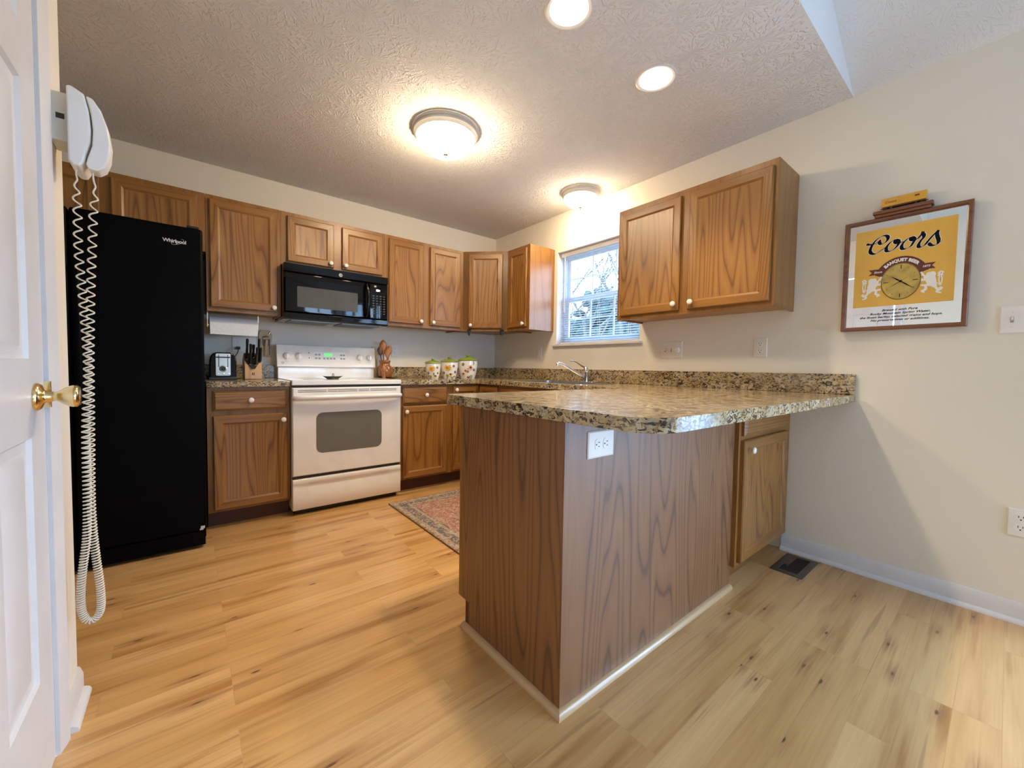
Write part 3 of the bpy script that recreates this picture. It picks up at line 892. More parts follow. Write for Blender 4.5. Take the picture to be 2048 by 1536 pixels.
b = MB(); b.box(-2.599, -0.645, ZC + 0.001, -2.1495, -0.001, ZK); b.build('slab', M['granite'], cl, bevel=0.006, seg=3)
b = MB(); b.box(-2.599, -0.021, ZK + .0003, -2.1545, -0.001, 1.016); b.build('backsplash', M['granite'], cl, bevel=0.002)

sk = thing('sink', ((SKX0 + SKX1) / 2, (SKY0 + SKY1) / 2, 0.72), 'stainless steel sink set in the counter under the window', 'sink')
b = MB()
def rr(x0, x1, y0, y1, z, r=.04): return [(x, y, z) for x, y in arc(x0 + r, y0 + r, r, 180, 270, 4) + arc(x1 - r, y0 + r, r, 270, 360, 4) + arc(x1 - r, y1 - r, r, 0, 90, 4) + arc(x0 + r, y1 - r, r, 90, 180, 4)]
g = 0.0015
b.rings([rr(SKX0 + g, SKX1 - g, SKY0 + g, SKY1 - g, ZK - 0.004), rr(SKX0 + g, SKX1 - g, SKY0 + g, SKY1 - g, 0.74), rr(SKX0 + .02, SKX1 - .02, SKY0 + .02, SKY1 - .02, 0.725)], False, True)
b.build('basin', M['steel'], sk)
b = MB(); b.rings([rr(SKX0 - .014, SKX1 + .014, SKY0 - .014, SKY1 + .014, ZK + .0003), rr(SKX0 - .014, SKX1 + .014, SKY0 - .014, SKY1 + .014, ZK + .003), rr(SKX0 + g, SKX1 - g, SKY0 + g, SKY1 - g, ZK + .003), rr(SKX0 + g, SKX1 - g, SKY0 + g, SKY1 - g, ZK - .004)], False, False)
b.build('rim', M['steel'], sk)
b = MB(); b.lathe([(0, 0.7255), (0.045, 0.7255), (0.045, 0.728), (0.03, 0.7265), (0, 0.7262)], ((SKX0 + SKX1) / 2, (SKY0 + SKY1) / 2, 0)); b.build('drain', M['chrome'], sk)

fc = thing('faucet', (-0.085, -1.41, ZK), 'chrome single lever faucet behind the sink', 'faucet')
b = MB(); b.lathe([(0, 0), (0.028, 0), (0.028, 0.004), (0.023, 0.008), (0, 0.008)], (-0.085, -1.41, ZK + .0003), sx=1.0, sy=2.6); b.build('base_plate', M['chrome'], fc)
b = MB(); b.lathe([(0.021, 0), (0.021, 0.07), (0.023, 0.075), (0.023, 0.085), (0.021, 0.088), (0.020, 0.112), (0.014, 0.120), (0, 0.121)], (-0.085, -1.41, ZK + .008)); b.build('body', M['chrome'], fc)
b = MB(); b.tube([(-0.095, -1.403, 0.955), (-0.15, -1.367, 0.99), (-0.21, -1.328, 1.032), (-0.255, -1.298, 1.062), (-0.278, -1.283, 1.070), (-0.288, -1.277, 1.064), (-0.290, -1.2755, 1.048)], [0.0125, .012, .011, .0105, .0105, .0115, .0125], 14); b.build('spout', M['chrome'], fc)
b = MB(); b.tube([(-0.09, -1.405, 1.035), (-0.115, -1.386, 1.05), (-0.15, -1.36, 1.078), (-0.172, -1.343, 1.088), (-0.195, -1.327, 1.089)], [0.009, .007, .0065, .007, .006], 10); b.build('lever', M['chrome'], fc)

# ------------------------------------------------------------------ refrigerator
fr = thing('refrigerator', (-3.02, -0.45, 0), 'tall black side by side refrigerator at the left wall', 'refrigerator')
b = MB(); b.box(-3.435, -0.785, 0.03, -2.610, -0.03, 1.728); b.build('body', M['blackfr'], fr, bevel=0.004)
for x0, x1, hx in ((-3.438, -3.106, -3.135), (-3.100, -2.608, -3.072)):
    b = MB(); b.box(x0, -0.875, 0.100, x1, -0.790, 1.742); d = b.build('door', M['blackfr'], fr, bevel=0.012, seg=3)
    b = MB(); b.tube([(hx, -0.874, 0.70), (hx, -0.905, 0.72), (hx, -0.915, 0.78), (hx, -0.915, 1.40), (hx, -0.905, 1.46), (hx, -0.874, 1.48)], 0.011, 10); b.build('handle', M['blackfr'], d)
    if x0 > -3.2: fdoor = d
b = MB(); b.box(-3.43, -0.868, 0.018, -2.615, -0.79, 0.095)
for k in range(5): b.box(-3.40, -0.8695, 0.030 + k * 0.012, -2.66, -0.868, 0.034 + k * 0.012)
b.build('base_grille', M['blackfr'], fr)
b = MB(); b.box(-3.42, -0.77, 0.0, -2.63, -0.06, 0.03); b.build('foot', M['blackpl'], fr)
b = MB(); b.box(-2.675, -0.862, 1.7425, -2.622, -0.77, 1.756); b.build('hinge_cover', M['blackpl'], fr, bevel=0.004)
TF = frameT((-2.724, -0.875, 1.650), (1, 0, 0), (0, -1, 0))
lettering('logo', 'Whirlpool', 0.0245, TF, M['silverink'], fdoor, bold=0.0006, space=0.92)
b = MB(TF)
pts = [(0.012 + 0.028 * math.cos(R(a)) * math.cos(.5) - 0.011 * math.sin(R(a)) * math.sin(.5), 0.0006, 0.006 + 0.028 * math.cos(R(a)) * math.sin(.5) + 0.011 * math.sin(R(a)) * math.cos(.5)) for a in range(100, 410, 10)]
b.tube(pts, 0.0006, 5); b.build('logo_ring', M['silverink'], fdoor)
b = MB(); b.box(-2.636, -0.8765, 0.112, -2.618, -0.8752, 0.126); b.box(-2.640, -0.8765, 0.104, -2.624, -0.8752, 0.113); lb = b.build('service_sticker', M['silverink'], fdoor); lb['label'] = 'small torn silver sticker'

# ------------------------------------------------------------------ range
rg = thing('range', (-1.767, -0.35, 0), 'white electric range with grey oven window', 'range')
RX0, RX1 = -2.1475, -1.3875
b = MB(); b.box(RX0 + .002, -0.628, 0.035, RX1 - .002, -0.03, 0.880); b.build('body', M['white'], rg, bevel=0.003)
b = MB(); b.box(RX0 + .02, -0.62, 0.0, RX1 - .02, -0.06, 0.035); b.build('plinth', M['blackpl'], rg)
b = MB(); b.box(RX0 + .004, -0.640, 0.245, RX1 - .004, -0.628, 0.885); b.build('shadow_gap', M['slot'], rg)
b = MB(); b.box(RX0, -0.668, 0.885, RX1, -0.105, 0.918); ck = b.build('cooktop', M['white'], rg, bevel=0.005, seg=3)
for x, y, r in ((-1.95, -0.50, 0.10), (-1.58, -0.50, 0.08), (-1.95, -0.26, 0.08), (-1.58, -0.26, 0.10)):
    b = MB(); b.lathe([(r, 0), (r, 0.0006), (r - 0.006, 0.0006), (r - 0.006, 0)], (x, y, 0.9181), cap0=False, cap1=False)
    b.build('burner_ring', M['greyink'], ck)
b = MB(frameT((0, -0.642, 0), (1, 0, 0), (0, -1, 0)))
b.panel(RX0 + .002, RX1 - .002, 0.270, 0.868, [(0, 0.016), (0.006, 0.023), (0.05, 0.0235)])
od = b.build('oven_door', M['white'], rg, ang=25)
# moulded fascia strip with the vent slots
b = MB(); b.box(RX0 + .006, -0.6685, 0.780, RX1 - .006, -0.655, 0.866); b.build('fascia', M['white'], od, bevel=0.004)
b = MB()
for z in (0.838, 0.849):
    for x0, x1 in ((-2.112, -1.93), (-1.925, -1.86), (-1.86, -1.72), (-1.715, -1.635), (-1.63, -1.425)):
        b.box(x0, -0.6690, z, x1 - .003, -0.6680, z + 0.0036)
b.build('vent_slot', M['slot'], od)
b = MB(); n = 14
pts = [(RX0 + 0.014, -0.666, 0.800), (RX0 + 0.016, -0.685, 0.801), (RX0 + 0.030, -0.700, 0.803)] + [(RX0 + 0.06 + (0.64) * i / n, -0.7055 - 0.004 * math.sin(math.pi * i / n), 0.804) for i in range(n + 1)] + [(RX1 - 0.030, -0.700, 0.803), (RX1 - 0.016, -0.685, 0.801), (RX1 - 0.014, -0.666, 0.800)]
b.tube(pts, 0.0165, 14); b.build('handle', M['white'], od)
def rrect(u0, u1, z0, z1, r, n=6): return [(x, y) for x, y in arc(u0 + r, z0 + r, r, 180, 270, n) + arc(u1 - r, z0 + r, r, 270, 360, n) + arc(u1 - r, z1 - r, r, 0, 90, n) + arc(u0 + r, z1 - r, r, 90, 180, n)]
b = MB(); b.prism(rrect(-1.999, -1.543, 0.415, 0.695, 0.042), 'y', -0.6668, -0.6645); b.build('oven_window', M['grayglass'], od)
b = MB(); b.prism([(-0.640, 0.248), (-0.660, 0.248), (-0.664, 0.243), (-0.664, 0.218), (-0.661, 0.214), (-0.652, 0.200), (-0.655, 0.185), (-0.662, 0.150), (-0.664, 0.12), (-0.664, 0.042), (-0.660, 0.038), (-0.640, 0.038)], 'x', RX0 + .10, RX1 - .10)
for xa, xb in ((RX0 + .003, RX0 + .10), (RX1 - .10, RX1 - .003)):
    ins = xa if xa < -1.9 else xb
    out_, inn = (xa, xb) if xa < -1.9 else (xb, xa)
    A = [(out_, y, z) for y, z in [(-0.640, 0.248), (-0.660, 0.248), (-0.664, 0.243), (-0.664, 0.218), (-0.664, 0.214), (-0.664, 0.200), (-0.664, 0.185), (-0.664, 0.150), (-0.664, 0.12), (-0.664, 0.042), (-0.660, 0.038), (-0.640, 0.038)]]
    Bq = [(inn, y, z) for y, z in [(-0.640, 0.248), (-0.660, 0.248), (-0.664, 0.243), (-0.664, 0.218), (-0.661, 0.214), (-0.652, 0.200), (-0.655, 0.185), (-0.662, 0.150), (-0.664, 0.12), (-0.664, 0.042), (-0.660, 0.038), (-0.640, 0.038)]]
    b.rings([A, Bq], True, False)
b.build('storage_drawer', M['white'], rg, ang=50)
b = MB(); b.box(RX0 + .004, -0.105, 0.90, RX1 - .012, -0.03, 1.002); b.build('splash_panel', M['white'], rg, bevel=0.004)
bp = MB(); bp.prism([(-0.03, 1.002), (-0.118, 1.002), (-0.124, 1.008), (-0.124, 1.02), (-0.098, 1.168), (-0.088, 1.179), (-0.03, 1.179)], 'x', RX0 - 0.004, RX1 - .004)
bg = bp.build('control_panel', M['white'], rg, bevel=0.005, seg=3)
nrm = Vector((0, -0.148, -0.026)).normalized()
TC = frameT((0, -0.124, 1.02), (1, 0, 0), (0, -0.148, 0.026) if False else Vector((0, -0.985, -0.173)), Vector((0, 0.173, 0.985)))
for x in (-2.083, -2.000, -1.527, -1.445):
    b = MB(lambda p, q, r, x=x: TC(x + p, q, 0.073 + r))
    b.lathe([(0, 0), (0.0275, 0), (0.027, 0.004), (0.0215, 0.010), (0.019, 0.019), (0.016, 0.021), (0, 0.021)], axis='y', seg=28)
    b.box(-0.0045, 0.019, -0.020, 0.0045, 0.029, 0.020)
    b.build('control_knob', M['white'], bg)
b = MB(TC); b.prism(rrect(-1.890, -1.640, 0.040, 0.112, 0.008), 'y', 0.0, 0.0012); b.build('display_panel', M['whitepl'], bg, bevel=.0005)
b = MB(TC); b.box(-1.812, 0.0012, 0.076, -1.748, 0.0020, 0.101); b.build('clock_display', M['green_lcd'], bg)
for x, z in [(x, .080) for x in (-1.872, -1.848, -1.678, -1.656)] + [(x, .050) for x in (-1.872, -1.848, -1.812, -1.786, -1.760, -1.734, -1.678, -1.656)]:
    b = MB(TC); b.box(x - .008, .0012, z, x + .008, .0020, z + .014); b.build('button', M['greyink'], bg)
for x, z in ((-1.924, 0.100), (-1.924, 0.058)):
    b = MB(TC); b.lathe([(0, 0), (0.004, 0), (0.004, 0.001), (0, 0.001)], (x, 0, z), axis='y', seg=14); b.build('indicator', M['blackink'], bg)
b = MB(TC)
for x in (-2.083, -2.000, -1.527, -1.445):
    b.box(x - .011, 0, .026, x + .011, .0004, .028); b.box(x - .003, 0, .112, x + .003, .0004, .114)
b.build('marking', M['greyink'], bg)
b = MB(TC); b.lathe([(0.0095, 0), (0.0095, 0.0008), (0.0070, 0.0008), (0.0070, 0)], (-2.112, 0, 0.018), axis='y', seg=24, cap0=False, cap1=False); b.build('logo_ring', M['greyink'], bg)
lettering('logo', 'GE', 0.0095, lambda u, d, z: TC(-2.112 + u, d, 0.0146 + z), M['greyink'], bg, shear=0.3)

# ------------------------------------------------------------------ microwave
mw = thing('microwave', (-1.767, -0.2, 1.342), 'black over-the-range microwave above the white range', 'microwave')
MX0, MX1 = -2.146, -1.392
b = MB(); b.box(MX0, -0.372, 1.350, MX1, -0.004, 1.744); b.build('body', M['black'], mw, bevel=0.002)
b = MB(frameT((0, -0.373, 0), (1, 0, 0), (0, -1, 0)))
b.panel(MX0, -1.547, 1.396, 1.685, [(0, 0.020), (0.010, 0.031), (0.016, 0.032)]); dr = b.build('door', M['black'], mw, ang=25)
b = MB(frameT((0, -0.373, 0), (1, 0, 0), (0, -1, 0)))
b.panel(-1.5455, MX1, 1.396, 1.685, [(0, 0.022), (0.008, 0.031), (0.012, 0.032)]); cp = b.build('control_panel', M['black'], mw, ang=25)
b = MB(); b.box(MX0, -0.405, 1.687, MX1, -0.373, 1.744); vg = b.build('vent_grille', M['black'], mw, bevel=0.004)
b = MB(); b.prism([(-0.373, 1.352), (-0.398, 1.352), (-0.406, 1.362), (-0.406, 1.394), (-0.373, 1.394)], 'x', MX0, MX1); b.build('lower_trim', M['black'], mw, bevel=0.002)
b = MB(); b.prism(rrect(-2.063, -1.637, 1.440, 1.587, 0.008), 'y', -0.4062, -0.4045); b.build('window', M['micglass'], dr)
b = MB(); b.tube([(-1.575, -0.404, 1.668), (-1.572, -0.425, 1.660), (-1.568, -0.440, 1.62), (-1.566, -0.444, 1.54), (-1.568, -0.440, 1.46), (-1.572, -0.425, 1.415), (-1.575, -0.404, 1.408)], [.010, .011, .012, .012, .012, .011, .010], 12); b.build('handle', M['black'], dr)
b = MB(); b.box(-1.490, -0.4062, 1.622, -1.470, -0.4048, 1.638); b.box(-1.466, -0.4062, 1.624, -1.460, -0.4048, 1.636); b.build('clock_display', M['white_lcd'], cp)
for r_ in range(8):
    for c_ in range(4):
        b = MB(); b.box(-1.520 + c_ * .029, -0.4058, 1.440 + r_ * .020, -1.505 + c_ * .029, -0.4048, 1.449 + r_ * .020); b.build('button', M['blackbtn'], cp)
b = MB(); b.lathe([(0, 0), (0.0135, 0), (0.0135, -0.001), (0, -0.001)], (-1.764, -0.4052, 1.709), axis='y', seg=28); lg = b.build('logo_disc', M['greyink'], vg)
lettering('logo', 'GE', 0.013, frameT((-1.764, -0.4064, 1.7045), (1, 0, 0), (0, -1, 0)), M['blackink'], vg, shear=0.3)
for x0, x1 in ((-2.09, -1.80), (-1.735, -1.44)):
    b = MB(); b.box(x0, -0.34, 1.345, x1, -0.10, 1.350)
    for k in range(14): b.box(x0 + .01 + k * (x1 - x0 - .02) / 14, -0.335, 1.3435, x0 + .014 + k * (x1 - x0 - .02) / 14, -0.105, 1.345)
    b.build('grease_filter', M['greymetal'], mw)
b = MB(); b.box(-1.795, -0.12, 1.346, -1.74, -0.05, 1.350); b.build('cooktop_lamp', M['whitepl'], mw)

# ------------------------------------------------------------------ ceiling lights
def dome(x, y, r, label, gm):
    t = thing('ceiling_light', (x, y, H), label, 'light', 'flush dome ceiling lights')
    b = MB(); b.lathe([(r * .98, 0), (r, -0.006), (r * .985, -0.016), (r * .95, -0.020), (r * .95, -0.030), (r * .90, -0.038), (r * .87, -0.046), (r * .84, -0.044), (r * .84, 0)], (x, y, H - 0.0005), seg=56, cap0=False, cap1=False)
    b.build('rim', M['lampmetal'], t, ang=30)
    b = MB(); q = r * .845
    prof = [(q, -0.034)] + [(q * math.cos(R(a)) ** .8, -0.040 - r * .50 * math.sin(R(a))) for a in range(5, 90, 8)] + [(0.006, -0.040 - r * .50)]
    b.lathe(prof, (x, y, H), seg=48, cap0=False, cap1=True); b.build('glass_bowl', gm, t, ang=60)
    b = MB(); z0 = -0.040 - r * .50; b.lathe([(0.0, z0 + .002), (0.016, z0 + .002), (0.015, z0 - .004), (0.007, z0 - .010), (0.008, z0 - .014), (0.004, z0 - .022), (0, z0 - .024)], (x, y, H), seg=20)
    b.build('finial', M['finial'], t)


dome(-1.455, -1.455, 0.200, 'large pewter rimmed dome ceiling light in the middle of the kitchen', M['domeglass'])
dome(-0.205, -1.415, 0.155, 'smaller dome ceiling light over the sink window', M['domeglass2'])
for x, y, lab in ((-1.492, -2.490, 'recessed ceiling light cut by the top edge of the photo'), (-0.893, -2.500, 'recessed ceiling light nearer the wall with the mirror sign')):
    t = thing('recessed_light', (x, y, H), lab, 'light', 'recessed ceiling lights')
    b = MB(); b.lathe([(0.094, -0.0003), (0.095, -0.004), (0.088, -0.008), (0.076, -0.005), (0.074, -0.0015)], (x, y, H), seg=44, cap0=False, cap1=False); b.build('trim_ring', M['trim'], t)
    b = MB(); b.lathe([(0.075, -0.0012), (0.06, -0.005), (0.03, -0.008), (0, -0.009)], (x, y, H), seg=36, cap0=False); b.build('bulb', M['canbulb'], t)
    ld = bpy.data.lights.new('reflector_beam', 'SPOT'); ld.energy = CAN_W; ld.color = (1.0, 0.80, 0.54); ld.spot_size = R(104); ld.spot_blend = 0.75; ld.shadow_soft_size = 0.045
    lo = bpy.data.objects.new('reflector_beam', ld); COL.objects.link(lo); lo.parent = t; lo.location = (0, 0, -0.06)

# ------------------------------------------------------------------ window blind
bl = thing('window_blind', (0.05, -1.41, 1.26), 'white mini blind with open slats in the sink window', 'blind')
YA, YBb = WY0 + 0.012, WY1 - 0.012
b = MB(); b.box(0.038, YA, WZ1 - 0.045, 0.076, YBb, WZ1 - 0.006); b.build('headrail', M['blind'], bl, bevel=0.002)
b = MB(); nz = 38
for k in range(nz):
    z = WZ0 + 0.035 + k * (WZ1 - 0.055 - WZ0 - 0.035) / (nz - 1)
    dz = 0.0035
    b.rings([[(0.046, y, z - dz), (0.057, y, z + 0.0012), (0.068, y, z + dz), (0.068, y, z + dz + 0.0008), (0.057, y, z + 0.0020), (0.046, y, z - dz + .0008)] for y in (YA, YBb)])
b.build('slats', M['slat'], bl, smooth=False)
b = MB(); b.box(0.045, YA, WZ0 + 0.006, 0.069, YBb, WZ0 + 0.020); b.build('bottom_rail', M['blind'], bl, bevel=0.002)
for y in (YA + 0.12, (YA + YBb) / 2, YBb - 0.12):
    b = MB(); b.tube([(0.0455, y, WZ0 + 0.02), (0.0455, y, WZ1 - 0.04)], 0.0009, 5); b.tube([(0.0685, y, WZ0 + 0.02), (0.0685, y, WZ1 - 0.04)], 0.0009, 5); b.build('ladder_cord', M['blind'], bl)
b = MB(); b.tube([(0.036, YBb - 0.05, WZ1 - 0.04), (0.035, YBb - 0.05, WZ0 + 0.30)], 0.0035, 6); b.build('tilt_wand', M['blind'], bl)

# ------------------------------------------------------------------ wall plates
def receptacle(parent, T, u, z, rot=False):
    def P(p, d, q): return T(u + (q if rot else p), d, z + (-p if rot else q))
    b = MB(P)
    pts = [(0.0165 * math.cos(R(a)), 0.0165 * math.sin(R(a))) for a in range(-55, 56, 11)] + [(0.0165 * math.cos(R(a)), 0.0165 * math.sin(R(a))) for a in range(125, 236, 11)]
    b.prism([(x * 1.05, zz * 0.92) for x, zz in pts], 'y', 0.0042, 0.0062)
    o = b.build('receptacle', M['whitepl'], parent)
    b = MB(P)
    b.box(-0.0075, 0.0060, 0.001, -0.0052, 0.0066, 0.0095); b.box(0.0052, 0.0060, 0.002, 0.0075, 0.0066, 0.0090)
    b.lathe([(0, 0), (0.0027, 0), (0.0027, 0.0006), (0, 0.0006)], (0, 0.0060, -0.0065), axis='y', seg=12)
    b.build('slots', M['slot'], o)
    return o


def screw(b, T_=None, u=0, z=0): b.lathe([(0, 0), (0.0032, 0), (0.0026, 0.001), (0, 0.001)], (u, 0.0048, z), axis='y', seg=12)


def plate(name, T, u0, u1, z0, z1, label, cat, group='wall plates', recs=(), togs=(), dial=None, rock=None, rot=False, mat='plate'):
    t = thing(name, T((u0 + u1) / 2, 0, (z0 + z1) / 2), label, cat, group)
    b = MB(T); b.panel(u0, u1, z0, z1, [(0, 0.0022), (0.004, 0.0046), (0.006, 0.0048)]); b.build('cover_plate', M[mat], t, ang=15)
    for u, z in recs: receptacle(t, T, u, z, rot)
    for u, z in togs:
        b = MB(T); b.box(u - 0.005, 0.0046, z - 0.012, u + 0.005, 0.0052, z + 0.012); q = b.build('toggle_slot', M['greyink'], t)
        b = MB(T); b.prism([(0.0048, z - 0.004), (0.015, z + 0.003), (0.015, z + 0.010), (0.0048, z + 0.006)], 'x', u - 0.0035, u + 0.0035); b.build('toggle', M['whitepl'], t, bevel=.0008)
        b = MB(T); screw(b, None, u, z + 0.030); b.build('screw', M['plate'], t)
        b = MB(T); screw(b, None, u, z - 0.030); b.build('screw', M['plate'], t)
    if dial:
        b = MB(T); b.lathe([(0, 0), (0.020, 0), (0.019, 0.010), (0.014, 0.016), (0, 0.016)], (dial[0], 0.0048, dial[1]), axis='y', seg=28); b.build('dimmer_knob', M['whitepl'], t, ang=40)
    if rock:
        b = MB(T); b.box(rock[0] - .0165, 0.0046, rock[1] - .033, rock[0] + .0165, 0.0056, rock[1] + .033); b.box(rock[0] - .0145, 0.0056, rock[1] - .031, rock[0] + .0145, 0.0075, rock[1] + .031); b.build('rocker', M['whitepl'], t, bevel=.0008)
    return t


T0 = frameT((0, -0.0005, 0), (1, 0, 0), (0, -1, 0))
TX = frameT((-0.0005, 0, 0), (0, -1, 0), (-1, 0, 0))
p = plate('outlet', T0, -2.424, -2.271, 1.107, 1.224, 'double outlet plate behind the toaster with a black plug in it', 'outlet', recs=[(-2.386, 1.187), (-2.386, 1.146)], togs=[(-2.310, 1.166)])
plate('outlet', T0, -1.200, -1.130, 1.108, 1.222, 'outlet on the back wall beside the wooden spoons', 'outlet', recs=[(-1.165, 1.186), (-1.165, 1.145)])
plate('light_switch', TX, 0.706, 0.776, 1.110, 1.228, 'small rocker switch under the narrow cabinet left of the window', 'switch', rock=(0.741, 1.169))
plate('light_switch', TX, 2.040, 2.203, 1.108, 1.228, 'wide switch plate with a dimmer dial right of the window', 'switch', togs=[(2.076, 1.168), (2.122, 1.168)], dial=(2.168, 1.168))
plate('outlet', TX, 2.654, 2.729, 1.110, 1.228, 'outlet above the counter below the large wall cabinet', 'outlet', recs=[(2.6915, 1.190), (2.6915, 1.148)])
plate('light_switch', TX, 3.600, 3.715, 1.202, 1.316, 'white light switch at the right edge beside the mirror sign', 'switch', togs=[(3.634, 1.259), (3.680, 1.259)], mat='whitepl')
plate('outlet', TX, 3.656, 3.728, 0.358, 0.474, 'low outlet above the baseboard at the right edge', 'outlet', recs=[(3.692, 0.437), (3.692, 0.395)], mat='whitepl')
TPn = frameT((0, PY - 0.0003, 0), (1, 0, 0), (0, -1, 0))
tt = plate('outlet', TPn, -1.738, -1.612, 0.752, 0.836, 'sideways white outlet on the peninsula back panel', 'outlet', recs=[(-1.695, 0.794), (-1.655, 0.794)], rot=True, mat='whitepl')

# black plug and toaster flex
# ------------------------------------------------------------------ toaster
ts = thing('toaster', (-2.497, -0.24, ZK), 'black two slice toaster with chrome front panel', 'toaster')
b = MB(); ptf = []
prof = [(-0.074, 0.012), (-0.074, 0.125), (-0.069, 0.155), (-0.055, 0.175), (-0.035, 0.183), (0.035, 0.183), (0.055, 0.175), (0.069, 0.155), (0.074, 0.125), (0.074, 0.012)]
b.prism([(-2.497 + x, ZK + z) for x, z in prof], 'y', -0.350, -0.085); b.build('housing', M['black'], ts, bevel=0.008, seg=3)
b = MB(); b.box(-2.575, -0.353, ZK + .0005, -2.419, -0.08, ZK + 0.020); b.build('base', M['blackpl'], ts, bevel=0.004)
for x in (-2.528, -2.478):
    b = MB(); b.box(x, -0.31, ZK + 0.1832, x + 0.028, -0.12, ZK + 0.1845); b.build('bread_slot', M['slot'], ts)
b = MB(); b.prism(rrect(-2.539, -2.456, ZK + 0.027, ZK + 0.176, 0.008), 'y', -0.3565, -0.349); fp = b.build('front_panel', M['steel'], ts, bevel=0.002); fp['label'] = 'brushed chrome front panel'
for x in (-2.523, -2.474):
    b = MB(); b.box(x, -0.3572, ZK + 0.085, x + 0.004, -0.3560, ZK + 0.166); b.build('lever_slot', M['slot'], ts)
b = MB(); b.box(-2.536, -0.368, ZK + 0.146, -2.459, -0.3566, ZK + 0.154); b.build('lever', M['blackpl'], ts, bevel=.002)
b = MB(); b.lathe([(0.021, 0), (0.021, -0.004), (0.0165, -0.010), (0, -0.010)], (-2.498, -0.3566, ZK + 0.074), axis='y', seg=28); kd = b.build('browning_dial', M['chrome'], ts)
b = MB(); b.lathe([(0.0155, -.0098), (0.0145, -0.0155), (0, -0.0155)], (-2.498, -0.3566, ZK + 0.074), axis='y', seg=28); b.build('dial_face', M['blackpl'], kd)
for x in (-2.526, -2.497, -2.468):
    b = MB(); b.lathe([(0.0055, 0), (0.005, -0.004), (0, -0.0045)], (x, -0.3566, ZK + 0.042), axis='y', seg=16); b.build('button', M['chrome'], ts)
b = MB(); b.box(-2.398, -0.032, 1.130, -2.374, -0.0075, 1.150); b.tube([(-2.386, -0.030, 1.138), (-2.388, -0.040, 1.120), (-2.396, -0.05, 1.098), (-2.41, -0.058, 1.075), (-2.42, -0.064, 1.03), (-2.425, -0.07, 0.965), (-2.44, -0.082, 0.935)], 0.0035, 8); b.build('power_cord', M['blackpl'], ts)

# ------------------------------------------------------------------ knife block
kb_ = thing('knife_block', (-2.323, -0.24, ZK), 'pale wood knife block holding black handled knives', 'knife block')
b = MB(); b.prism([(-0.305, ZK + .001), (-0.305, ZK + 0.085), (-0.235, ZK + 0.185), (-0.150, ZK + 0.135), (-0.150, ZK + .001)], 'x', -2.374, -2.272); b.build('block', M['maple'], kb_, bevel=0.003)
b = MB(); b.prism([(-2.374, 0), (-2.2735, 0), (-2.2735, .004), (-2.305, .06), (-2.324, .072), (-2.343, .06), (-2.374, .004)], 'y', 0, 0.004)
b = MB(frameT((0, -0.3055, ZK + 0.085), (1, 0, 0), (0, -0.819, 0.573), (0, 0.573, 0.819)))
b.prism([(-2.372, 0.118), (-2.274, 0.118), (-2.274, 0.06), (-2.300, 0.012), (-2.312, -0.012), (-2.336, -0.012), (-2.348, 0.012), (-2.372, 0.06)], 'y', 0.0, 0.005); b.build('slot_plate', M['blackpl'], kb_)
b = MB(frameT((-2.323, -0.3055, ZK + 0.030), (1, 0, 0), (0, -1, 0)))
for ox in (-.006, .004):
    b.lathe([(0, 0), (.0022, 0), (.0022, .0005), (0, .0005)], (ox, 0, .0165), axis='y', seg=12)
    b.prism([(ox - .002, .014), (ox + .003, .013), (ox + .002, .007), (ox + .005, .0), (ox + .003, .0), (ox, .006), (ox - .004, .001), (ox - .005, .002), (ox - .002, .008)], 'y', 0, .0005)
b.build('burnt_logo', M['blackink'], kb_)
KN = [(-2.358, 0.070, 0.165), (-2.338, 0.055, 0.140), (-2.288, 0.070, 0.170), (-2.300, 0.04, 0.13), (-2.318, 0.085, 0.11), (-2.278, 0.045, 0.125), (-2.340, 0.025, 0.10), (-2.307, 0.020, 0.095)]
for i, (x, s_, ln) in enumerate(KN):
    y0, z0 = -0.3055 + 0.573 * s_, ZK + 0.085 + 0.819 * s_
    lab = ('long black knife handle at the left of the block' if i == 0 else 'long black knife handle at the right of the block' if i == 2 else 'short black knife handle in the middle of the wooden block')
    kt = thing('knife', (x, y0, z0), lab, 'knife', 'knives in the block')
    dv = Vector((0.0, -0.42, 0.90)).normalized(); o0 = Vector((x, y0, z0)) - dv * 0.01
    b = MB()
    ps = [o0 + dv * ln * q for q in (0, .12, .35, .6, .85, .97, 1.0)]
    b.tube(ps, [.006, .0075, .0085, .0075, .0090, .0085, .003], 10); b.build('handle', M['blackpl'], kt)
    b = MB(); b.tube([o0 + dv * .002, o0 + dv * .016], .0092, 10); b.build('bolster', M['chrome'], kt)

# ------------------------------------------------------------------ paper towel holder under the cabinet
pt = thing('paper_towel_holder', (-2.421, -0.17, ZB), 'white paper towel roll hung under the tall cabinet', 'paper towel')
b = MB(); b.lathe([(0.020, 0), (0.062, 0), (0.062, 0.278), (0.020, 0.278)], (-2.562, -0.17, 1.288), axis='x', seg=40); b.build('paper_roll', M['paper'], pt, ang=60)
b = MB(); b.box(-2.560, -0.2335, 1.222, -2.286, -0.2320, 1.300); b.build('loose_sheet', M['paper'], pt)
for x in (-2.572, -2.279):
    b = MB(); b.prism([(-0.20, ZB + .012), (-0.14, ZB + .012), (-0.14, 1.33), (-0.155, 1.272), (-0.185, 1.272), (-0.20, 1.33)], 'x', x - .003, x + .003); b.build('bracket', M['chrome'], pt)
b = MB(); b.lathe([(0.012, 0), (0.012, 0.29)], (-2.570, -0.17, 1.288), axis='x', seg=16); b.build('rod', M['chrome'], pt)

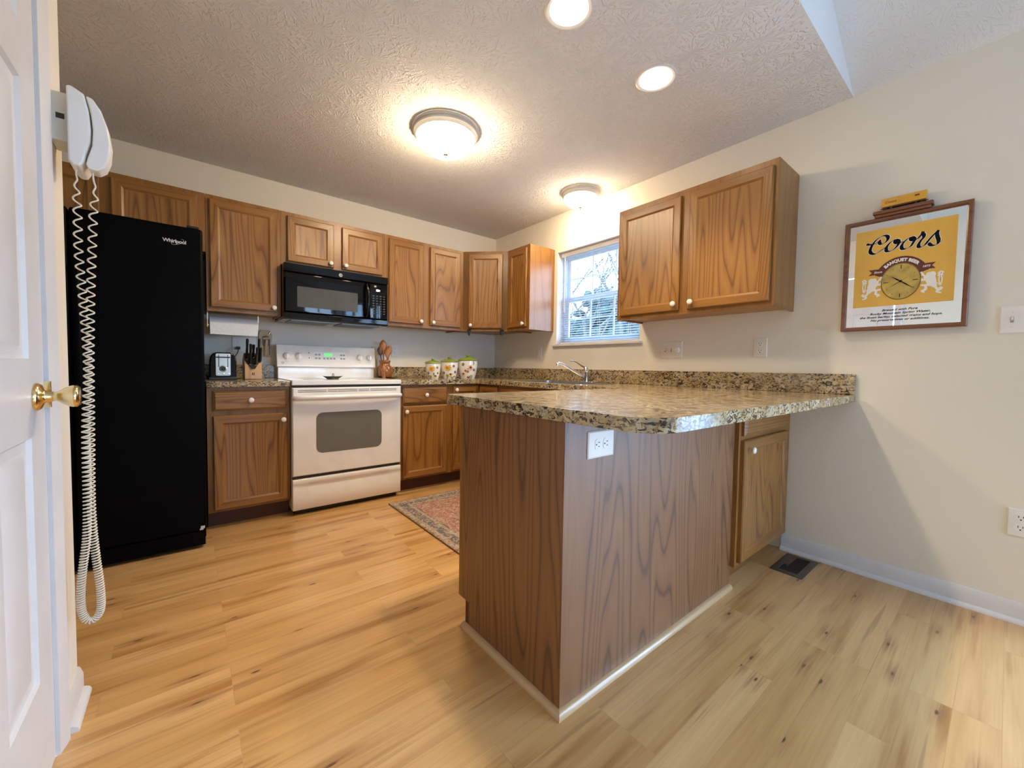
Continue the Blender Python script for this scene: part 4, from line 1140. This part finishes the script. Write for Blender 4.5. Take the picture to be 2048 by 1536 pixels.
# ------------------------------------------------------------------ wooden wall caddy with scissors behind the knives
wc = thing('wooden_wall_rack', (-2.209, 0, 1.18), 'yellow wooden wall rack holding a small wooden tool behind the knives', 'rack')
T1 = frameT((-2.209, -0.0005, 1.18), (1, 0, 0), (0, -1, 0))
b = MB(T1); b.prism([(-.040, -.100), (.034, -.100), (.042, .03), (.044, .075), (.025, .103), (-.030, .103), (-.046, .075), (-.044, .0)], 'y', 0, .014); b.build('backboard', M['palewood'], wc, bevel=.002)
b = MB(T1); b.prism(rrect(-.024, .024, -.02, .062, .02), 'y', .0135, .0148); b.build('recess', M['darkwood'], wc)
b = MB(T1); b.tube([(-.004, .020, -.092), (0, .024, -.02), (.004, .026, .03)], [.011, .012, .009], 10); b.tube([(-.02, .022, .038), (.026, .024, .044)], .008, 8); b.build('wooden_peg', M['palewood'], wc)
b = MB(T1); b.box(.022, .014, -.085, .028, .02, .045); b.build('blade', M['darkwood'], wc)
b = MB(T1); b.tube([(.018, .018, .072), (.030, .02, .098)], .004, 8); b.build('metal_clip', M['chrome'], wc)

# ------------------------------------------------------------------ canisters
def canister(x, y, r, zt, zk, label, flowers):
    t = thing('canister', (x, y, ZK), label, 'canister', 'flowered canisters')
    h = zt - ZK
    b = MB(); b.lathe([(0, .0005), (r * .70, .0005), (r * .72, .006), (r * .86, h * .30), (r * .95, h * .60), (r * .985, h * .85), (r * .97, h * .985), (r * .90, h)], (x, y, ZK), seg=44); body = b.build('body', M['ceramic'], t, ang=60)
    k = zk - zt
    b = MB(); b.lathe([(r * .86, 0.0006), (r * 1.06, 0.0006), (r * 1.07, .004), (r * .98, .010), (r * .62, k * .45), (r * .28, k * .62), (r * .14, k * .66), (r * .13, k * .74), (r * .24, k * .84), (r * .22, k * .95), (0, k)], (x, y, zt), seg=44); b.build('lid', M['greenglaze'], t, ang=60)
    def rad(z):
        q = z / h
        pts = [(0, .70), (.04, .72), (.30, .86), (.60, .95), (.85, .985), (1, .97)]
        for (a, p), (c, d) in zip(pts, pts[1:]):
            if q <= c: return r * (p + (d - p) * (q - a) / (c - a))
        return r
    view = math.atan2(-3.6355 - y, -2.6747 - x)
    for kind, a, q, s in flowers:
        s *= 1.35
        z = q * h; ang = view + a; rr_ = rad(z)
        nrm = Vector((math.cos(ang), math.sin(ang), 0)); tan = Vector((-nrm.y, nrm.x, 0)); c = Vector((x, y, ZK + z)) + nrm * (rr_ - .0006)
        def P(u, d, v, c=c, nrm=nrm, tan=tan, rr_=rr_): return c + tan * u + nrm * (d - u * u / (2 * rr_)) + Vector((0, 0, v))
        if kind == 'leaf':
            b = MB(P); b.prism([(0, -s), (.003 + s * .25, -s * .3), (s * .15, s), (-s * .25, s * .1)], 'y', 0, .002); b.build('painted_leaf', M['leafgreen'], body); continue
        n = {'sun': 11, 'small': 7, 'pansy': 5, 'dark': 5}[kind]
        pm = {'sun': 'petal_y', 'small': 'petal_o', 'pansy': 'petal_y', 'dark': 'plum'}[kind]
        b = MB(P); pts = []
        for i in range(n * 4):
            th = 2 * math.pi * i / (n * 4); w_ = s * (.80 + .20 * math.cos(n * th)); pts.append((w_ * math.cos(th), w_ * math.sin(th)))
        b.prism(pts, 'y', 0, .0022); f = b.build('painted_flower', M[pm], body)
        b = MB(P); b.lathe([(s * .42, .0018), (s * .36, .0034), (0, .0040)], (0, 0, 0), axis='y', seg=14); b.build('flower_heart', M[{'sun': 'petal_o', 'small': 'maroon', 'pansy': 'plum', 'dark': 'petal_o'}[kind]], f)


FL = [('sun', -.18, .66, .024), ('pansy', .38, .20, .016), ('dark', -.70, .38, .009), ('dark', .62, .74, .009), ('dark', .75, .38, .008), ('leaf', -.35, .20, .022), ('leaf', .10, .35, .02), ('small', -.62, .20, .008)]
FL2 = [('sun', -.22, .68, .028), ('pansy', .18, .28, .018), ('dark', .55, .76, .010), ('dark', -.78, .36, .010), ('dark', .85, .42, .011), ('leaf', -.30, .24, .03), ('leaf', .45, .10, .02), ('small', .78, .16, .009)]
FL3 = [('small', .30, .62, .020), ('dark', -.50, .78, .012), ('dark', .10, .12, .013), ('small', -.55, .28, .013), ('small', -.25, .44, .011), ('dark', .0, .40, .010), ('dark', .75, .50, .012), ('leaf', .45, .20, .03), ('leaf', .62, .85, .016), ('pansy', .05, .55, .008)]
canister(-0.986, -0.42, 0.068, 1.053, 1.096, 'smallest flowered canister with green lid, nearest the range', FL)
canister(-0.820, -0.42, 0.078, 1.068, 1.113, 'middle sized flowered canister with green lid', FL2)
canister(-0.621, -0.42, 0.093, 1.086, 1.139, 'largest flowered canister with green lid, nearest the corner', FL3)

# ------------------------------------------------------------------ crock with wooden utensils
KX, KY = -1.318, -0.15
tr = thing('trivet', (KX - .02, KY, ZK), 'thin black trivet under the amber crock', 'trivet')
b = MB(); b.lathe([(0, .0005), (.088, .0005), (.090, .004), (.088, .006), (0, .006)], (KX, KY, ZK), seg=36); b.build('disc', M['blackpl'], tr)
cr = thing('utensil_crock', (KX, KY, ZK), 'amber stoneware crock right of the range holding wooden spoons', 'crock')
b = MB(); zz = .0065
b.lathe([(0, zz), (.054, zz), (.058, .012), (.060, .06), (.060, .095), (.055, .108), (.045, .114), (.043, .135), (.047, .140), (.049, .148), (.047, .158), (.040, .160), (.038, .155), (.038, .03), (0, .03)], (KX, KY, ZK), seg=40); b.build('body', M['stoneware'], cr, ang=60)
b = MB(); b.tube([(KX + .059, KY - .01, ZK + .095), (KX + .072, KY - .012, ZK + .088), (KX + .074, KY - .012, ZK + .06), (KX + .060, KY - .01, ZK + .045)], .007, 8); b.build('handle', M['stoneware'], cr)


def spoon(x, y, tx, ty, L_, w_, mat, label, kind='spoon'):
    t = thing('wooden_utensil', (x, y, ZK + .04), label, 'utensil', 'wooden utensils in the crock')
    w_ *= 1.25
    d = Vector((tx, ty, 1)).normalized(); o0 = Vector((x, y, ZK + .04))
    side = d.cross(Vector((0.27, 0.96, 0))).normalized(); n_ = side.cross(d).normalized()
    T_ = lambda u, e, v: o0 + side * u + n_ * e + d * v
    b = MB(T_); b.tube([(0, 0, 0), (0, 0, L_ * .5), (0, 0, L_ - w_ * 1.2)], [.0055, .005, .006], 10); b.build('handle', M[mat], t)
    b = MB(T_)
    c = L_ - w_ * .9
    rings = []
    for q, ww in ((-1.25, .12), (-1.0, .38), (-.5, .85), (0, 1.0), (.5, .86), (.9, .45), (1.05, .1)):
        W_ = w_ * .62 * ww
        rings.append([(W_ * math.cos(R(a)), .006 * math.sin(R(a)) + (0 if kind == 'flat' else .006 * math.cos(R(2 * a)) * ww), c + q * w_) for a in range(0, 360, 30)])
    b.rings(rings); b.build('bowl', M[mat], t)


spoon(KX - .005, KY + .016, -.02, -.01, .290, .046, 'spoonwood', 'tallest carved wooden spoon in the amber crock')
spoon(KX + .012, KY - .012, .10, -.02, .245, .034, 'spoonwood', 'dark wooden spoon leaning right in the amber crock')
spoon(KX + .004, KY - .022, .03, -.06, .215, .030, 'spoonwood', 'short reddish wooden spoon in front in the amber crock', 'flat')
spoon(KX - .014, KY + .002, -.15, -.01, .235, .030, 'darkwood', 'dark wooden spatula leaning left in the amber crock', 'flat')
spoon(KX + .008, KY + .004, .15, .03, .230, .022, 'darkwood', 'narrow dark wooden utensil at the right in the amber crock', 'flat')
sg = thing('wooden_spatula', (-1.372, -0.052, ZK), 'tall weathered spatula standing behind the range corner', 'utensil')
b = MB(); b.prism([(-1.378, ZK + .001), (-1.352, ZK + .001), (-1.345, 1.10), (-1.360, 1.14), (-1.395, 1.192), (-1.398, 1.185), (-1.386, 1.10)], 'y', -0.048, -0.040); b.build('blade', M['palewood'], sg, bevel=.001)
pm = thing('wooden_jar', (-1.360, -0.230, ZK), 'small round wooden jar beside the amber crock', 'jar')
b = MB(); b.lathe([(0, .0005), (.016, .0005), (.018, .03), (.017, .05), (.022, .062), (.025, .080), (.022, .098), (.012, .112), (.007, .118), (.009, .125), (0, .128)], (-1.360, -0.230, ZK), seg=28); b.build('body', M['spoonwood'], pm, ang=60)

# ------------------------------------------------------------------ spoon rest on the cooktop
sr = thing('spoon_rest', (-1.84, -0.47, 0.918), 'dark metal boat shaped dish on the white cooktop', 'dish')
b = MB()
rg_ = []
for (sx, sy, z) in ((.036, .020, .0010), (.040, .022, .006), (.060, .030, .017), (.066, .032, .021), (.060, .028, .020), (.036, .018, .008), (.002, .001, .0075)):
    rg_.append([(-1.84 + sx * math.cos(R(a)) * (1 + .12 * math.cos(R(2 * a))), -0.47 + sy * math.sin(R(a)), 0.9183 + z + (.004 * abs(math.cos(R(a))) ** 6 if z > .015 else 0)) for a in range(0, 360, 12)])
b.rings(rg_, True, True); b.build('bowl', M['pewter'], sr, ang=60)
b = MB(); b.tube([(-1.838 + .006 * math.cos(R(a)), -0.470, 0.948 + .012 * math.sin(R(a))) for a in range(-70, 251, 16)], .0022, 8); b.tube([(-1.838, -.47, .926), (-1.838, -.47, .937)], .003, 8); b.build('ring_handle', M['pewter'], sr)

# ------------------------------------------------------------------ empty towel bar brackets under the corner cabinet
for (x, y, lab) in ((-0.575, -0.365, 'black bracket under the left end of the corner wall cabinet'), (-0.352, -0.588, 'black bracket under the right end of the corner wall cabinet')):
    t = thing('towel_bar_bracket', (x, y, ZB), lab, 'bracket', 'brackets under the corner cabinet')
    b = MB(); b.box(x - .016, y - .010, ZB - .004, x + .016, y + .010, ZB + .0125); b.build('foot', M['blackpl'], t)
    b = MB(); b.prism([(x - .012, ZB - .004), (x + .012, ZB - .004), (x + .010, ZB - .036), (x + .002, ZB - .046), (x - .010, ZB - .036)], 'y', y - .006, y + .006); b.build('arm', M['blackpl'], t, bevel=.002)

# ------------------------------------------------------------------ rug and floor register
RGX0, RGX1, RGY0, RGY1 = -1.537, -0.72, -2.20, -0.80
ru = thing('rug', ((RGX0 + RGX1) / 2, (RGY0 + RGY1) / 2, 0), 'faded red and grey oriental rug between range and peninsula', 'rug')
M['rug'] = rug_mat((RGX1 - RGX0) / 2, (RGY1 - RGY0) / 2)
b = MB(); b.box(RGX0, RGY0, 0.0008, RGX1, RGY1, 0.007); b.build('pile', M['rug'], ru, smooth=False)
for (x0, y0, x1, y1) in ((RGX0 - .004, RGY0, RGX0, RGY1), (RGX1, RGY0, RGX1 + .004, RGY1)):
    b = MB(); b.box(x0, y0, .0006, x1, y1, .008); b.build('bound_edge', M['darkwood'], ru)
vt = thing('floor_register', (-0.19, -2.965, 0), 'dark open floor vent beside the narrow oak cabinet', 'vent')
b = MB(); b.rings([[(x, y, z) for x, y in ((-.327 + i, -3.036 + i), (-.050 - i, -3.036 + i), (-.050 - i, -2.892 - i), (-.327 + i, -2.892 - i))] for i, z in ((0, .0006), (0, .003), (.006, .005), (.030, .005), (.030, .0008))], False, False)
b.build('frame', M['bronze'], vt, ang=20)
b = MB(); b.box(-.300, -3.010, .0005, -.077, -2.918, .0012); b.build('opening', M['duct'], vt)
b = MB(); b.box(-.215, -2.9415, .0012, -.080, -2.918, .0035); b.box(-.24, -2.945, .0012, -.079, -2.9415, .0045); b.build('damper', M['darkwood'], vt)

# ------------------------------------------------------------------ wall phone
ph = thing('wall_telephone', (XL, -2.0, 1.64), 'white corded wall telephone hung on the closet wall', 'telephone')
b = MB(); b.box(XL + .0005, -2.020, 1.615, XL + 0.038, -1.935, 1.742); jk = b.build('wall_jack', M['plate'], ph, bevel=.003)
b = MB(); b.box(XL + .014, -2.0206, 1.672, XL + .030, -2.0198, 1.686); b.build('jack_port', M['slot'], jk)
b = MB(); b.prism([(x, z) for x, z in ((-2.917, 1.752), (-2.908, 1.755), (-2.884, 1.742), (-2.876, 1.700), (-2.873, 1.655), (-2.875, 1.620), (-2.883, 1.588), (-2.888, 1.562), (-2.895, 1.549), (-2.908, 1.549), (-2.917, 1.560))], 'y', -2.050, -1.935)
b.build('base', M['whitepl'], ph, bevel=.008, seg=4)
b = MB(); b.prism([(-2.881, 1.741), (-2.868, 1.737), (-2.853, 1.712), (-2.841, 1.672), (-2.836, 1.628), (-2.839, 1.588), (-2.848, 1.560), (-2.862, 1.547), (-2.880, 1.549), (-2.8845, 1.560), (-2.880, 1.580), (-2.8715, 1.612), (-2.8695, 1.655), (-2.8725, 1.702), (-2.8805, 1.735)], 'y', -2.046, -1.992)
b.build('handset', M['whitepl'], ph, bevel=.010, seg=4)


def cordxz(u, v): return (-2.919 + .00099 * (u - 145) - .000028 * (v - 345), 1.549 - .001426 * (v - 345))


# centre line of the hanging flex: down from the base, round the loop, up to the handset
cl_pts = [(157, 336, -2.008), (156, 372, -2.006), (158, 420, -2.004), (160, 500, -2.003), (169, 600, -2.003), (178, 720, -2.004), (175, 850, -2.008), (178, 980, -2.010), (177, 1060, -2.010), (168, 1130, -2.008), (164, 1180, -2.004), (166, 1212, -2.003), (174, 1230, -2.003), (186, 1236, -2.003), (198, 1230, -2.003), (205, 1212, -2.003), (203, 1170, -2.002), (194, 1110, -1.997), (187, 1050, -1.994), (183, 980, -1.993), (182, 850, -1.994), (181, 720, -1.997), (183, 600, -2.003), (187, 500, -2.010), (190, 420, -2.012), (194, 385, -2.014), (189, 345, -2.016)]
P3 = [Vector((cordxz(u, v)[0], y, cordxz(u, v)[1])) for u, v, y in cl_pts]
dense = []
for i in range(len(P3) - 1):
    p0, p1, p2, p3 = P3[max(i - 1, 0)], P3[i], P3[i + 1], P3[min(i + 2, len(P3) - 1)]
    for k in range(12):
        t = k / 12
        dense.append(0.5 * ((2 * p1) + (p2 - p0) * t + (2 * p0 - 5 * p1 + 4 * p2 - p3) * t * t + (3 * p1 - p0 - 3 * p2 + p3) * t ** 3))
dense.append(P3[-1])
S = [0.0]
for a, c in zip(dense, dense[1:]): S.append(S[-1] + (c - a).length)
tot = S[-1]


def at(s):
    s = min(max(s, 0), tot - 1e-6)
    lo = 0
    import bisect
    lo = bisect.bisect_right(S, s) - 1
    lo = min(lo, len(dense) - 2)
    t = (s - S[lo]) / (S[lo + 1] - S[lo])
    return dense[lo].lerp(dense[lo + 1], t), (dense[lo + 1] - dense[lo]).normalized()


path = []; s_, phs = 0.0, 0.0
while s_ < tot:
    p_, t_ = at(s_)
    z_ = p_.z
    q = min(1, max(0, (1.50 - z_) / 1.0))
    pitch = 0.036 - 0.028 * q ** 0.8 if z_ > 0.50 else max(0.0062, 0.0085 - (0.50 - z_) * .012)
    edge = min(s_, tot - s_)
    amp = 0.0080 * min(1, max(0.06, (edge - 0.02) / 0.07))
    a_ = Vector((0, 1, 0)); e1 = t_.cross(a_).normalized(); e2 = t_.cross(e1)
    path.append(p_ + (e1 * math.cos(phs) + e2 * math.sin(phs)) * amp)
    st = 2 * math.pi / 11
    phs += st; s_ += pitch / 11
b = MB(); b.tube(path, 0.0021, 6); b.build('coiled_cord', M['cord'], ph, ang=80, weld=False)

# ------------------------------------------------------------------ mirror sign with a clock
MO = (-0.002, -3.077, 1.240)
TM = frameT(MO, (0, -1, 0), (-1, 0, 0))
sgn = thing('mirror_sign', (-0.002, -3.293, 1.24), 'framed yellow brewery mirror with a clock face on the right wall', 'mirror sign')
b = MB(TM); FWd, FHt, fw = 0.434, 0.545, 0.0185
def fr_rect(i, d): return [(i, d, i), (FWd - i, d, i), (FWd - i, d, FHt - i), (i, d, FHt - i)]
b.rings([fr_rect(0, 0), fr_rect(0, .036), fr_rect(.003, .039), fr_rect(.014, .037), fr_rect(fw, .028), fr_rect(fw, .022)], False, False)
b.build('frame', M['walnut_y'], sgn, ang=15)
b = MB(TM); b.box(.004, .001, .004, FWd - .004, .0215, FHt - .004); b.build('backing', M['darkwood'], sgn)
b = MB(TM); b.box(fw - .002, .0218, fw - .002, FWd - fw + .002, .0232, FHt - fw + .002); b.build('mirror_glass', M['mirror'], sgn, smooth=False)
D0 = 0.0233
b = MB(TM); b.box(.043, D0, .116, .390, D0 + .0005, .494); b.build('yellow_panel', M['gold'], sgn, smooth=False)


def ribbon(b, pts, w0, nib, d, sub=5):
    """broad nib pen stroke"""
    P = [Vector((x, y, 0)) for x, y in pts]; out = []
    for i in range(len(P) - 1):
        p0, p1, p2, p3 = P[max(i - 1, 0)], P[i], P[i + 1], P[min(i + 2, len(P) - 1)]
        for k in range(sub):
            t = k / sub
            out.append(0.5 * ((2 * p1) + (p2 - p0) * t + (2 * p0 - 5 * p1 + 4 * p2 - p3) * t * t + (3 * p1 - p0 - 3 * p2 + p3) * t ** 3))
    out.append(P[-1])
    n = len(out)
    nv = Vector((math.cos(nib), math.sin(nib), 0))
    ba = len(b.v)
    for i in range(n):
        tg = (out[min(i + 1, n - 1)] - out[max(i - 1, 0)]).normalized(); pr = Vector((-tg.y, tg.x, 0))
        W = w0[0] + w0[1] * abs(pr.dot(nv)) ** 1.5
        o, dd = pr * W, d + 0.00018 * i / n
        b.v.append(b.T(out[i].x - o.x, dd, out[i].y - o.y)); b.v.append(b.T(out[i].x + o.x, dd, out[i].y + o.y))
    for i in range(n - 1):
        b.f.append((ba + 2 * i, ba + 2 * i + 2, ba + 2 * i + 3, ba + 2 * i + 1)); b.m.append(b.mi)


STROKES = [
 [(0.089, 0.428), (0.0905, 0.4315), (0.0885, 0.428), (0.095, 0.426), (0.106, 0.425), (0.118, 0.427), (0.128, 0.433), (0.134, 0.438), (0.132, 0.431), (0.136, 0.421), (0.144, 0.42), (0.153, 0.424), (0.161, 0.435), (0.162, 0.447), (0.157, 0.455), (0.147, 0.458), (0.135, 0.455), (0.12, 0.443), (0.108, 0.426), (0.101, 0.408), (0.099, 0.391), (0.106, 0.38), (0.118, 0.376), (0.13, 0.381), (0.145, 0.392), (0.157, 0.401)],
 [(0.199, 0.418), (0.198, 0.412), (0.193, 0.412), (0.188, 0.419), (0.189, 0.427), (0.194, 0.427), (0.201, 0.42), (0.2, 0.405), (0.189, 0.388), (0.175, 0.379), (0.162, 0.38), (0.158, 0.389), (0.161, 0.404), (0.171, 0.419), (0.182, 0.427), (0.194, 0.427)],
 [(0.2, 0.412), (0.209, 0.412), (0.218, 0.414)],
 [(0.254, 0.422), (0.252, 0.413), (0.246, 0.414), (0.242, 0.421), (0.244, 0.427), (0.25, 0.425), (0.255, 0.416), (0.253, 0.406), (0.243, 0.386), (0.229, 0.378), (0.217, 0.379), (0.212, 0.388), (0.215, 0.403), (0.225, 0.417), (0.236, 0.426), (0.248, 0.426)],
 [(0.254, 0.414), (0.264, 0.415), (0.275, 0.429), (0.282, 0.441)],
 [(0.282, 0.445), (0.281, 0.436), (0.285, 0.428), (0.284, 0.417), (0.276, 0.404), (0.27, 0.39), (0.27, 0.379), (0.278, 0.375), (0.29, 0.382), (0.3, 0.398)],
 [(0.3, 0.398), (0.313, 0.417), (0.331, 0.439)],
 [(0.331, 0.439), (0.327, 0.423), (0.33, 0.406), (0.333, 0.394), (0.331, 0.38), (0.323, 0.374), (0.312, 0.375), (0.305, 0.383), (0.307, 0.389)],
 [(0.331, 0.382), (0.344, 0.388)]]
b = MB(TM)
for k_, st_ in enumerate(STROKES): ribbon(b, st_, (0.0026, 0.0070), R(25), D0 + .0007 + k_ * .00002)
b.build('script_outline', M['whiteink'], sgn, weld=False, smooth=False)
b = MB(TM)
for k_, st_ in enumerate(STROKES): ribbon(b, st_, (0.0011, 0.0062), R(25), D0 + .0013 + k_ * .00002)
b.build('script_lettering', M['blackink'], sgn, weld=False, smooth=False)
# ribbon banner
CCX, CCZ = 0.2145, 0.228
b = MB(TM)
b.prism([(.097, .298), (.155, .298), (.158, .274), (.097, .270), (.110, .284)], 'y', D0 + .0005, D0 + .0010)
b.prism([(.272, .298), (.329, .298), (.317, .285), (.329, .270), (.272, .272)], 'y', D0 + .0005, D0 + .0010)
aa = [R(a) for a in range(20, 161, 7)]
ro, ri = 0.118, 0.085
arcp = [(CCX + ro * .86 * math.cos(a), CCZ + ro * math.sin(a)) for a in aa] + [(CCX + ri * .80 * math.cos(a), CCZ + ri * math.sin(a)) for a in reversed(aa)]
for i in range(len(aa) - 1):
    q = [(CCX + rr2 * kx * math.cos(a), D0 + .0012, CCZ + rr2 * math.sin(a)) for rr2, kx, a in ((ro, .84, aa[i]), (ro, .84, aa[i + 1]), (ri, .80, aa[i + 1]), (ri, .80, aa[i]))]
    b.face(q)
b.build('banner', M['maroon'], sgn, smooth=False)


def arcwarp(u, z):
    a = R(90) - u / 0.094
    r_ = 0.0945 + z
    return r_ * .84 * math.cos(a), r_ * math.sin(a)


TCk = lambda u, d, z: TM(CCX + u, d, CCZ + z)
lettering('banner_lettering', 'BANQUET BEER', 0.0195, TCk, M['whiteink'], sgn, d=D0 + .0014, warp=arcwarp, bold=0.0010, space=1.05)
lettering('banner_lettering', 'Since', 0.0145, lambda u, d, z: TM(.132 + u, d, .279 + z), M['whiteink'], sgn, d=D0 + .0012, shear=.25, bold=.0003)
lettering('banner_lettering', '1873', 0.0130, lambda u, d, z: TM(.298 + u, d, .280 + z), M['whiteink'], sgn, d=D0 + .0012, shear=.25, bold=.0003)
# clock
b = MB(lambda x, y, z: TM(CCX + x, y, CCZ + z)); b.lathe([(0, D0 + .0012), (.086, D0 + .0012), (.086, D0 + .0018), (0, D0 + .0018)], axis='y', seg=56, sx=.80, sy=1.0); cf = b.build('clock_dial', M['dial'], sgn, smooth=False)
b = MB(lambda x, y, z: TM(CCX + x, y, CCZ + z)); b.lathe([(.0865, D0 + .0012), (.0865, D0 + .003), (.084, D0 + .0036), (.0825, D0 + .0018)], axis='y', seg=56, sx=.80, sy=1.0, cap0=False, cap1=False); b.build('clock_rim', M['dialrim'], sgn)
b = MB(TM)
for (x, z, w_, h_) in ((CCX, CCZ + .068, .0013, .009), (CCX, CCZ - .068, .0013, .009), (CCX - .051, CCZ, .009, .0013), (CCX + .051, CCZ, .009, .0013)):
    b.box(x - w_, D0 + .0018, z - h_, x + w_, D0 + .0024, z + h_)
b.build('hour_marks', M['blackink'], sgn)
b = MB(TM)
for a in (30, 60, 120, 150, 210, 240, 300, 330):
    x, z = CCX + .054 * math.cos(R(a)), CCZ + .067 * math.sin(R(a)); b.lathe([(0, 0), (.0022, 0), (.0022, .0005), (0, .0005)], (x, D0 + .0018, z), axis='y', seg=10)
b.build('minor_hour_dots', M['dialrim'], sgn)


def hand(name, x1, z1, w_, d, back=0.15):
    v = Vector((x1 - CCX, z1 - CCZ)); n_ = Vector((-v.y, v.x)).normalized()
    b = MB(TM); c = Vector((CCX, CCZ)); m_ = c + v * .35; t0 = c - v * back
    pts = [t0 - n_ * w_ * .6, m_ - n_ * w_ * 1.4, c + v * .6 - n_ * w_ * .7, c + v, c + v * .6 + n_ * w_ * .7, m_ + n_ * w_ * 1.4, t0 + n_ * w_ * .6]
    b.prism([(p.x, p.y) for p in pts], 'y', d, d + .0006); return b.build(name, M['blackink'], sgn)


hand('hour_hand', .178, .257, .0022, D0 + .0026)
hand('minute_hand', .268, .184, .0018, D0 + .0034)
hand('second_hand', .170, .199, .0006, D0 + .0042, .55)
b = MB(TM); b.lathe([(0, 0), (.005, 0), (.004, .002), (0, .002)], (CCX, D0 + .0046, CCZ), axis='y', seg=16); b.build('hand_hub', M['blackink'], sgn)


def lion(cx, flip):
    """white rampant beast beside the clock"""
    f = -1 if flip else 1
    T_ = lambda u, d, z: TM(cx + f * u, d, .157 + z)
    b = MB(T_)
    def blob(x, z, rx, rz, d): b.lathe([(1, 0), (1, .0004), (0, .0004)], (x, d, z), axis='y', seg=16, sx=rx, sy=rz)
    k = [0]
    def bl_(x, z, rx, rz): k[0] += 1; blob(x, z, rx, rz, D0 + .0005 + k[0] * .00003)
    def px(x, y): return (-.0375 + (x - 310) / 280 * .076, .099 - (y - 365) / 260 * .1)
    for x, y, rx, ry in ((470, 450, 62, 62), (450, 400, 42, 36), (490, 395, 36, 28), (520, 430, 34, 30), (440, 480, 42, 40), (425, 530, 36, 26), (470, 505, 46, 30)):
        c = px(x, y); bl_(c[0], c[1], rx / 280 * .076, ry / 260 * .1)
    for st_, w_ in (([(530, 420), (560, 390), (590, 355)], .0032), ([(545, 400), (585, 395)], .0022), ([(520, 450), (555, 455), (592, 430)], .0032), ([(552, 455), (590, 462)], .0022), ([(470, 520), (530, 520), (585, 515)], .0036), ([(530, 522), (520, 565), (575, 590)], .0036),
                    ([(575, 590), (530, 605)], .0026), ([(430, 530), (400, 560), (370, 590), (330, 560)], .0040), ([(370, 590), (390, 612), (335, 625)], .0030), ([(420, 500), (380, 510), (352, 535), (335, 470), (345, 420), (325, 380)], .0016), ([(352, 535), (372, 470), (365, 415), (385, 385)], .0016), ([(320, 395), (350, 375), (385, 400)], .0022), ([(325, 420), (360, 405), (388, 425)], .0020)):
        k[0] += 1; ribbon(b, [px(*q) for q in st_], (w_, w_ * .5), R(40), D0 + .0009 + k[0] * .00003, 4)
    return b.build('beast_emblem', M['whiteink'], sgn, weld=False, smooth=False)


lion(.1085, False); lion(.3205, True)
for k, line in enumerate(('Brewed with Pure', 'Rocky Mountain Spring Water,', 'the finest barley, selected grains and hops.', 'No preservatives or additives.')):
    lettering('verse_lettering', line, 0.0140, lambda u, d, z, k=k: TM(.215 + u * 1.2, d, .0905 - k * .0158 + z), M['blackink'], sgn, d=D0 + .0003, shear=.35, bold=.00035)
b = MB(TM)
b.prism([(.0, FHt + .0005), (.070, FHt + .0005), (.070, FHt + .022), (.0, FHt + .022)], 'z', 0, 0) if False else None
b.box(.112, .001, FHt + .0005, .305, .045, FHt + .014); b.box(.106, .001, FHt + .014, .312, .052, FHt + .030); b.build('train_shelf', M['walnut_y'], sgn, bevel=.003)
# model boxcar on the shelf
bx = thing('toy_boxcar', (-0.03, -3.29, MO[2] + FHt + .03), 'small yellow toy railway boxcar on top of the mirror sign', 'toy train')
ZS = FHt + .0305
b = MB(TM); b.prism([(.010, ZS + .014), (.046, ZS + .014), (.046, ZS + .050), (.040, ZS + .054), (.028, ZS + .056), (.016, ZS + .054), (.010, ZS + .050)], 'x', .136, .288); b.build('body', M['boxcar'], bx, bevel=.0008)
b = MB(TM); b.box(.138, .013, ZS + .009, .286, .043, ZS + .0145); b.build('underframe', M['darkwood'], bx)
b = MB(TM); b.box(.130, .026, ZS + .009, .138, .030, ZS + .012); b.box(.286, .026, ZS + .009, .294, .030, ZS + .012); b.build('coupler', M['pewter'], bx)
for u in (.152, .170, .254, .272):
    for d in (.015, .041):
        b = MB(TM); b.lathe([(0, -.0015), (.0048, -.0015), (.0048, .0015), (0, .0015)], (u, d, ZS + .0050), axis='y', seg=16); b.build('wheel', M['blackpl'], bx)
b = MB(TM); b.box(.197, .0462, ZS + .015, .227, .0475, ZS + .050); b.build('sliding_door', M['boxcar'], bx)
lettering('side_lettering', 'Coors', 0.016, lambda u, d, z: TM(.167 + u, d, ZS + .028 + z), M['maroon'], bx, d=.0463, shear=.3)
b = MB(TM); b.box(.250, .0462, ZS + .034, .266, .0466, ZS + .041); b.build('side_emblem', M['maroon'], bx)
